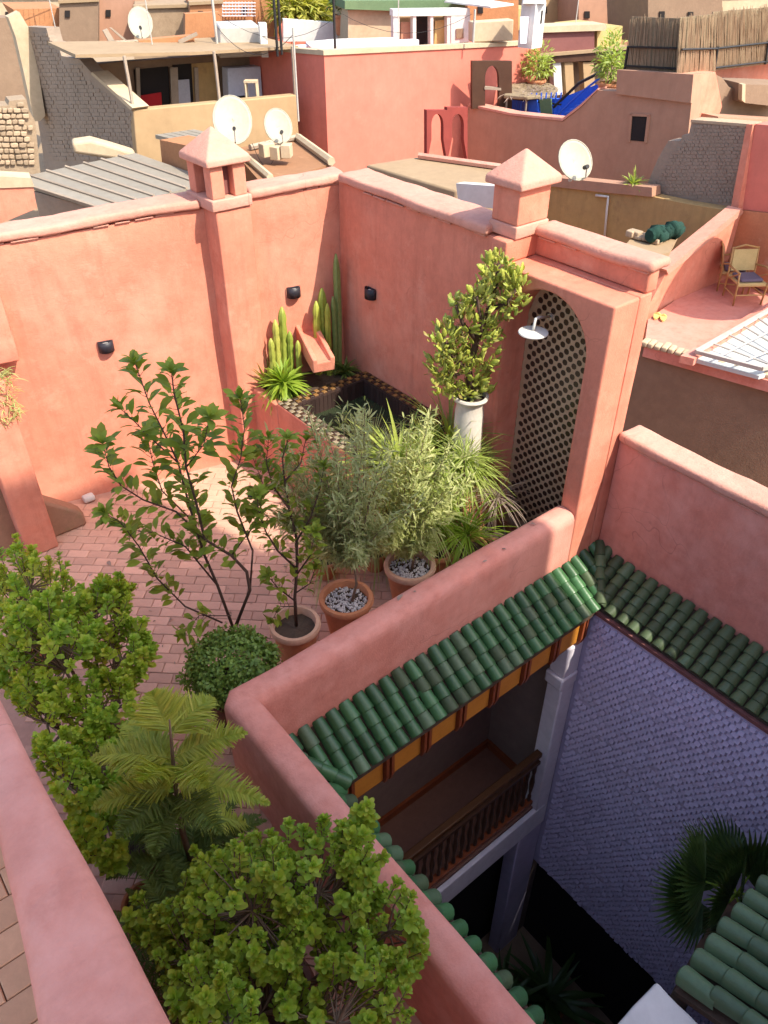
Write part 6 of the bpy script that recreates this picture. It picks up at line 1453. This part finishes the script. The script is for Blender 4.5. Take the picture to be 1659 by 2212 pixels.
# ---- white house and clutter on and behind the red roof
def D2(x, y, z): p = on_z(x, y, z); return p
W0 = at(930, 97, 19.3)
wh = thing('white_house', W0, 'white roof pavilion with a dark doorway and green tiled edge behind the red house', 'house', 'houses across the rooftops')
addpart(wh, 'wall', fac([(752, 22), (870, 20), (870, 96), (752, 96)], at(800, 90, 20.2), 75, 1.5), 'cream')
addpart(wh, 'green_roof', fac([(745, 2), (1005, 0), (1005, 22), (868, 24), (745, 20)], at(800, 20, 20.0), 75, 1.7), 'green_paint')
addpart(wh, 'porch_back', fac([(852, 22), (1012, 20), (1012, 98), (852, 98)], W0 + FH * 0.35, 75, 0.2), 'tan_plaster')
for x0, x1 in ((850, 863), (892, 899), (930, 936), (966, 974)): addpart(wh, 'pillar', fac([(x0, 22), (x1, 22), (x1, 98), (x0, 98)], W0, 75, 0.2), 'white_paint')
addpart(wh, 'lintel', fac([(848, 20), (1014, 18), (1014, 33), (848, 35)], W0, 75, 0.25, 0.03), 'white_paint')
addpart(wh, 'doorway', fac([(900, 35), (930, 35), (930, 97), (900, 97)], W0 + FH * 0.33, 75, 0.02), 'dark_inside')
addpart(wh, 'side_block', fac([(974, 26), (1015, 24), (1015, 90), (974, 94)], W0, 75, 0.5, 0.02), 'white_paint'); addpart(wh, 'niche', fac([(984, 62), (1000, 61), (1000, 82), (984, 83)], W0, 75, 0.02, 0.045), 'mud_plaster')
addpart(wh, 'door_leaf', fac([(940, 45), (962, 43), (962, 97), (938, 97)], W0 + FH * 0.2, 75, 0.04), 'yellow_paint'); addpart(wh, 'door_leaf', fac([(866, 48), (890, 47), (890, 97), (866, 97)], W0 + FH * 0.2, 75, 0.04), 'brown_plaster')
solo('white_parapet', fac([(612, 42), (752, 52), (752, 88), (612, 90)], at(680, 80, 21.0), 80, 0.3), 'white_paint', 'long white roof parapet left of the white pavilion', 'parapet')
solo('white_slab', flat([(660, 90), (720, 84), (860, 80), (862, 90), (780, 97), (670, 100)], 2.98, 0.10), 'white_paint', 'low white roof slab in front of the white pavilion', 'slab')
solo('white_slab', fac([(640, 100), (905, 86), (905, 97), (640, 110)], at(700, 104, 17.9), 66, 0.2), 'white_wash', 'thin white step edge along the red roof', 'slab')
solo('grey_tank', fac([(474, 58), (560, 55), (566, 122), (474, 126)], at(520, 110, 17.2), 75, 1.0), 'galv', 'pale grey box tank behind the shed roof', 'tank', bevel=0.03)
solo('white_post', fac([(560, 50), (576, 50), (580, 124), (566, 124)], at(570, 110, 17.0), 75, 0.2), 'white_paint', 'white post right of the grey tank', 'post')
for x0, y0, x1, y1, D, lb in ((722, -40, 724, 106, 17.0, 'tall thin dark mast standing on the edge of the red roof'), (596, -40, 600, 122, 16.4, 'dark pipe mast right of the grey tank'), (606, -40, 609, 118, 16.5, 'pale pipe mast right of the dark pipe'), (469, -40, 472, 120, 17.0, 'grey pole left of the grey tank'), (633, 60, 645, 262, 14.4, 'thin antenna mast at the end of the sand coloured parapet'), (1020, 20, 1022, 92, 18.0, 'thin pole at the right end of the white pavilion')):
    a, b_ = at(x0, y0, D), at(x1, y1, D); a = Vector((b_.x, b_.y, a.z)); solo('mast', MB().tube([b_, a], 0.025 if D > 16 else 0.016, 6), 'black_metal' if 'dark' in lb else 'galv', lb, 'mast', 'masts on the roofs')
solo('beige_parapet', fac([(1022, 48), (1110, 42), (1108, 88), (1022, 92)], at(1060, 85, 18.6), 75, 0.3), 'cream', 'beige low parapet between white pavilion and white chimney', 'parapet', bevel=0.02)
wc = thing('white_chimney', at(1145, 95, 18.2), 'white chimney with slots and a small cap at the right end of the red roof', 'chimney'); WCP = at(1145, 93, 18.2)
fac([(1124, 36), (1146, 36), (1146, 94), (1124, 94)], WCP, 30, 0.01).build('flue_back', 'white_wash', wc)
MB().box(WCP + Vector((0, 0, 0.30)), (0.34, 0.34, 0.75), R(6)).build('stem', 'white_paint', wc); MB().lathe([(0.32, 0.68), (0.30, 0.73), (0.0, 0.88)], WCP, 4).build('cap', 'white_paint', wc)
for dx in (-0.07, 0.07): MB().box(WCP + Vector((dx, -0.172, 0.45)), (0.035, 0.012, 0.22), R(6)).build('slot', 'dark_inside', wc)
solo('white_awning', MB().prism([at(x, y, D) for x, y, D in ((960, 2, 20), (1060, 14, 19.0), (1110, 8, 19.5), (1010, -8, 21))], (0, 0, -0.03)), 'white_paint', 'white cloth awning at the top edge of the picture', 'awning')
solo('wine_wall', fac([(1166, 70), (1284, 66), (1284, 112), (1166, 118)], at(1220, 95, 20), 72, 0.5), 'wine_plaster', 'low wine red wall right of the white chimney', 'wall')
solo('pale_slab', fac([(1160, 58), (1310, 52), (1310, 66), (1160, 71)], at(1220, 70, 19.9), 72, 0.6), 'cream', 'pale slab edge above the wine red wall', 'slab')
solo('yellow_house', fac([(1290, 62), (1345, 56), (1340, 118), (1290, 122)], at(1310, 90, 20.5), 60, 1.5), 'yellow_paint', 'small pale yellow house with an ochre side left of the reed screen', 'house', 'houses across the rooftops')
solo('yellow_house', fac([(1108, 20), (1160, 16), (1164, 62), (1108, 66)], at(1140, 40, 23), 60, 1.5), 'yellow_paint', 'pale yellow block above the white chimney', 'house', 'houses across the rooftops')
# brown brick and earth houses closing the view
rnd = random.Random(5)
far = [((-80, -6), (140, -8), 62, 24, 'cream', 'pale cream roof strip at the top left corner'), ((128, 4), (212, 0), 80, 21.5, 'mud_plaster', 'dark earth house left of the far satellite dish'), ((205, -14), (330, -16), 82, 22.5, 'brown_plaster', 'brown house behind the far satellite dish'),
       ((290, 16), (425, 12), 88, 21, 'reed', 'reed clad hut right of the far satellite dish'), ((410, 8), (480, 4), 100, 20.5, 'brick_orange', 'orange brick hut behind the shed roof'), ((440, -20), (600, -24), 70, 22.5, 'brick_orange', 'orange brick house with a pale lattice at the top'), ((560, -30), (760, -30), 60, 24, 'red_plaster', 'dark red house above the long white parapet'),
       ((1010, -10), (1120, -14), 80, 22, 'brick_orange', 'brown brick house behind the beige parapet'), ((1150, -14), (1260, -18), 70, 25, 'tan_plaster', 'tan house above the pale slab'), ((1250, -20), (1420, -24), 72, 24, 'brown_plaster', 'brown house above the yellow house'), ((1400, -20), (1560, -26), 60, 21, 'mud_plaster', 'dark earth house above the reed screens'), ((1560, -10), (1720, -16), 50, 23, 'cream', 'pale thatch topped house at the top right corner')]
for a, b_, yb, D, mt, lb in far:
    T = thing('far_house', at((a[0] + b_[0]) / 2, yb, D), lb, 'house', 'houses closing the view'); P = at((a[0] + b_[0]) / 2, yb, D)
    fac([a, b_, (b_[0], yb + 40), (a[0], yb + 40)], P, 76, 2.0).build('wall', mt, T)
    fac([(a[0] - 2, a[1] - 4), (b_[0] + 2, b_[1] - 4), (b_[0] + 2, b_[1] + 3), (a[0] - 2, a[1] + 3)], P, 76, 0.4, 0.06).build('coping', 'roof_tan', T)
    nx = int((b_[0] - a[0]) / 70)
    for i in range(nx):
        x = a[0] + 18 + i * 70 + rnd.uniform(-6, 6); y = max(a[1], 0) + rnd.uniform(12, 26)
        if y + 14 < yb: fac([(x, y), (x + 11, y), (x + 11, y + 15), (x, y + 15)], P, 76, 0.02, 0.03).build('window', 'dark_inside', T)
lat = thing('lattice_screen', at(490, 20, 22), 'pale lattice screen hung on the orange brick house', 'screen'); P = at(490, 20, 22.2)
for i in range(12): fac([(466 + i * 7, 4), (468 + i * 7, 4), (468 + i * 7, 34), (466 + i * 7, 34)], P, 76, 0.03).build('slat', 'white_wash', lat)
for i in range(5): fac([(464, 5 + i * 7), (552, 5 + i * 7), (552, 7 + i * 7), (464, 7 + i * 7)], P, 76, 0.02, 0.03).build('slat', 'white_wash', lat)
orng = [((400, 30), (475, 26), (475, 92), (400, 94), 18.6, 'brick_orange', 'orange plank wall right of the reed clad hut'), ((300, 88), (420, 76), (420, 104), (300, 110), 17.2, 'brick_orange', 'low orange brick parapet in front of the far satellite dish'), ((230, 92), (310, 88), (310, 118), (230, 120), 16.9, 'rubble', 'heap of pale rubble on the upper left roof')]
for a, b_, c_, d_, D, mt, lb in orng: solo('low_wall', fac([a, b_, c_, d_], at(c_[0], c_[1], D), 70, 0.25), mt, lb, 'wall')
solo('loose_beam', fac([(385, 88), (425, 70), (428, 76), (388, 96)], at(400, 85, 17.0), 75, 0.08), 'wood_grey', 'pale beam lying aslant on the low orange brick parapet', 'beam')
# shrubs on the far roofs
def small_bush(label, x, y, D, r, mat, n=500, hz=1.2, lt_=None):
    P = at(x, y, D); T = thing('roof_shrub', P, label, 'shrub', 'shrubs on the roofs'); m = MB(); t = lt_ or leaf_t(0.13, 0.035, 0.5, 0.3, 0.1, 3)
    for i in range(n):
        v = rdir(-0.3, 1); q = P + Vector((v.x * r, v.y * r, (v.z + 0.3) * r * hz)) * U(0.3, 1.05); m.inst(t, rotmat(v + rdir() * 0.8, Vector((0, 0, 1)), U(-1, 1), U(0.6, 1.2), q))
    MB().tube([P - Vector((0, 0, 0.4)), P + Vector((0, 0, r))], [0.03, 0.01], 5).build('stem', 'bark', T); tag(m.build('foliage', mat, T, smooth=True, fix=False), kind='stuff')
    pot(T, P - Vector((0, 0, 0.5)), 0.2, 0.4, 'terracotta')
small_bush('yellow green climbing shrub behind the thatched sunshade', 1160, 160, 19.2, 0.32, 'yucca_leaf', 520, 1.5)
small_bush('tall green climber at the left end of the brown reed screen', 1318, 165, 16.6, 0.30, 'yucca_leaf', 620, 1.9)
small_bush('wide yellowish palm shrub above the long white parapet', 640, 36, 22, 0.55, 'gold_leaf', 420, 0.7, blade_t(0.5, 0.05, 0.5, 3)); small_bush('second yellowish palm shrub right of the wide one', 676, 36, 22.3, 0.45, 'gold_leaf', 300, 0.7, blade_t(0.5, 0.05, 0.5, 3))
small_bush('dark green shrub near the green tiled roof edge', 738, 20, 21, 0.3, 'fern_dark', 260)
# aerials, cables and washing
def aerial(label, x, y, D, h):
    P = at(x, y, D); T = thing('tv_aerial', P, label, 'aerial', 'television aerials'); MB().tube([P, P + Vector((0, 0, h))], 0.012, 5).build('mast', 'galv', T); top = P + Vector((0, 0, h * 0.95)); b0 = azdir(U(20, 120))
    MB().tube([top - b0 * 0.35, top + b0 * 0.35], 0.008, 4).build('boom', 'galv', T); o = b0.cross(Vector((0, 0, 1)))
    for i in range(7): c_ = top + b0 * (-0.33 + i * 0.11); MB().tube([c_ - o * (0.24 - i * 0.02), c_ + o * (0.24 - i * 0.02)], 0.005, 4).build('element', 'galv', T)
aerial('television aerial above the sand coloured shed roof', 330, 104, 16.6, 1.0); aerial('television aerial on the red roof near the white slab', 860, 94, 18.6, 0.9); aerial('television aerial left of the brown reed screen', 1235, 118, 20.5, 1.3); aerial('television aerial on the upper left brick roof', 120, 62, 21, 1.1)
for k, (x0, y0, D0, x1, y1, D1, lb) in enumerate([(470, 30, 17, 722, 40, 17, 'cable sagging from the grey pole to the dark mast'), (722, 20, 17, 1020, 30, 18, 'cable sagging from the dark mast to the thin pole'), (633, 75, 14.4, 470, 60, 17, 'cable from the parapet antenna mast to the grey pole'), (545, 310, 13.6, 600, 312, 13.8, 'loose cable between the two dishes on the brown roof')]):
    a, b_ = at(x0, y0, D0), at(x1, y1, D1); one('roof_cable', MB().tube([a.lerp(b_, t / 8) + Vector((0, 0, -0.35 * (1 - (t / 4 - 1) ** 2))) for t in range(9)], 0.005, 4), 'black_metal', lb, 'cable', 'cables over the roofs')
# the town's mass under the roofs, so that nothing floats
for k, (a, b_, c_, d_, z, lb) in enumerate([((-200, 420), (300, 400), (300, 200), (-200, 200), 0.6, 'left'), ((300, 420), (1000, 420), (1000, 130), (300, 130), 0.4, 'middle'), ((1000, 520), (1900, 700), (1900, 130), (1000, 130), -0.5, 'right')]): pass
town = MB()
for (x0, y0, x1, y1, z) in ((-6, 9.3, 4.4, 40, -0.6), (4.5, 9.3, 16, 40, -0.8), (8.8, -3, 30, 9.2, -1.6), (16.1, 9.3, 50, 60, -0.9), (-30, 9.3, -6.1, 60, -0.5)): town.mm((x0, y0, -6.5), (x1, y1, z))
struct('town_roofs', town, 'roof_tan')
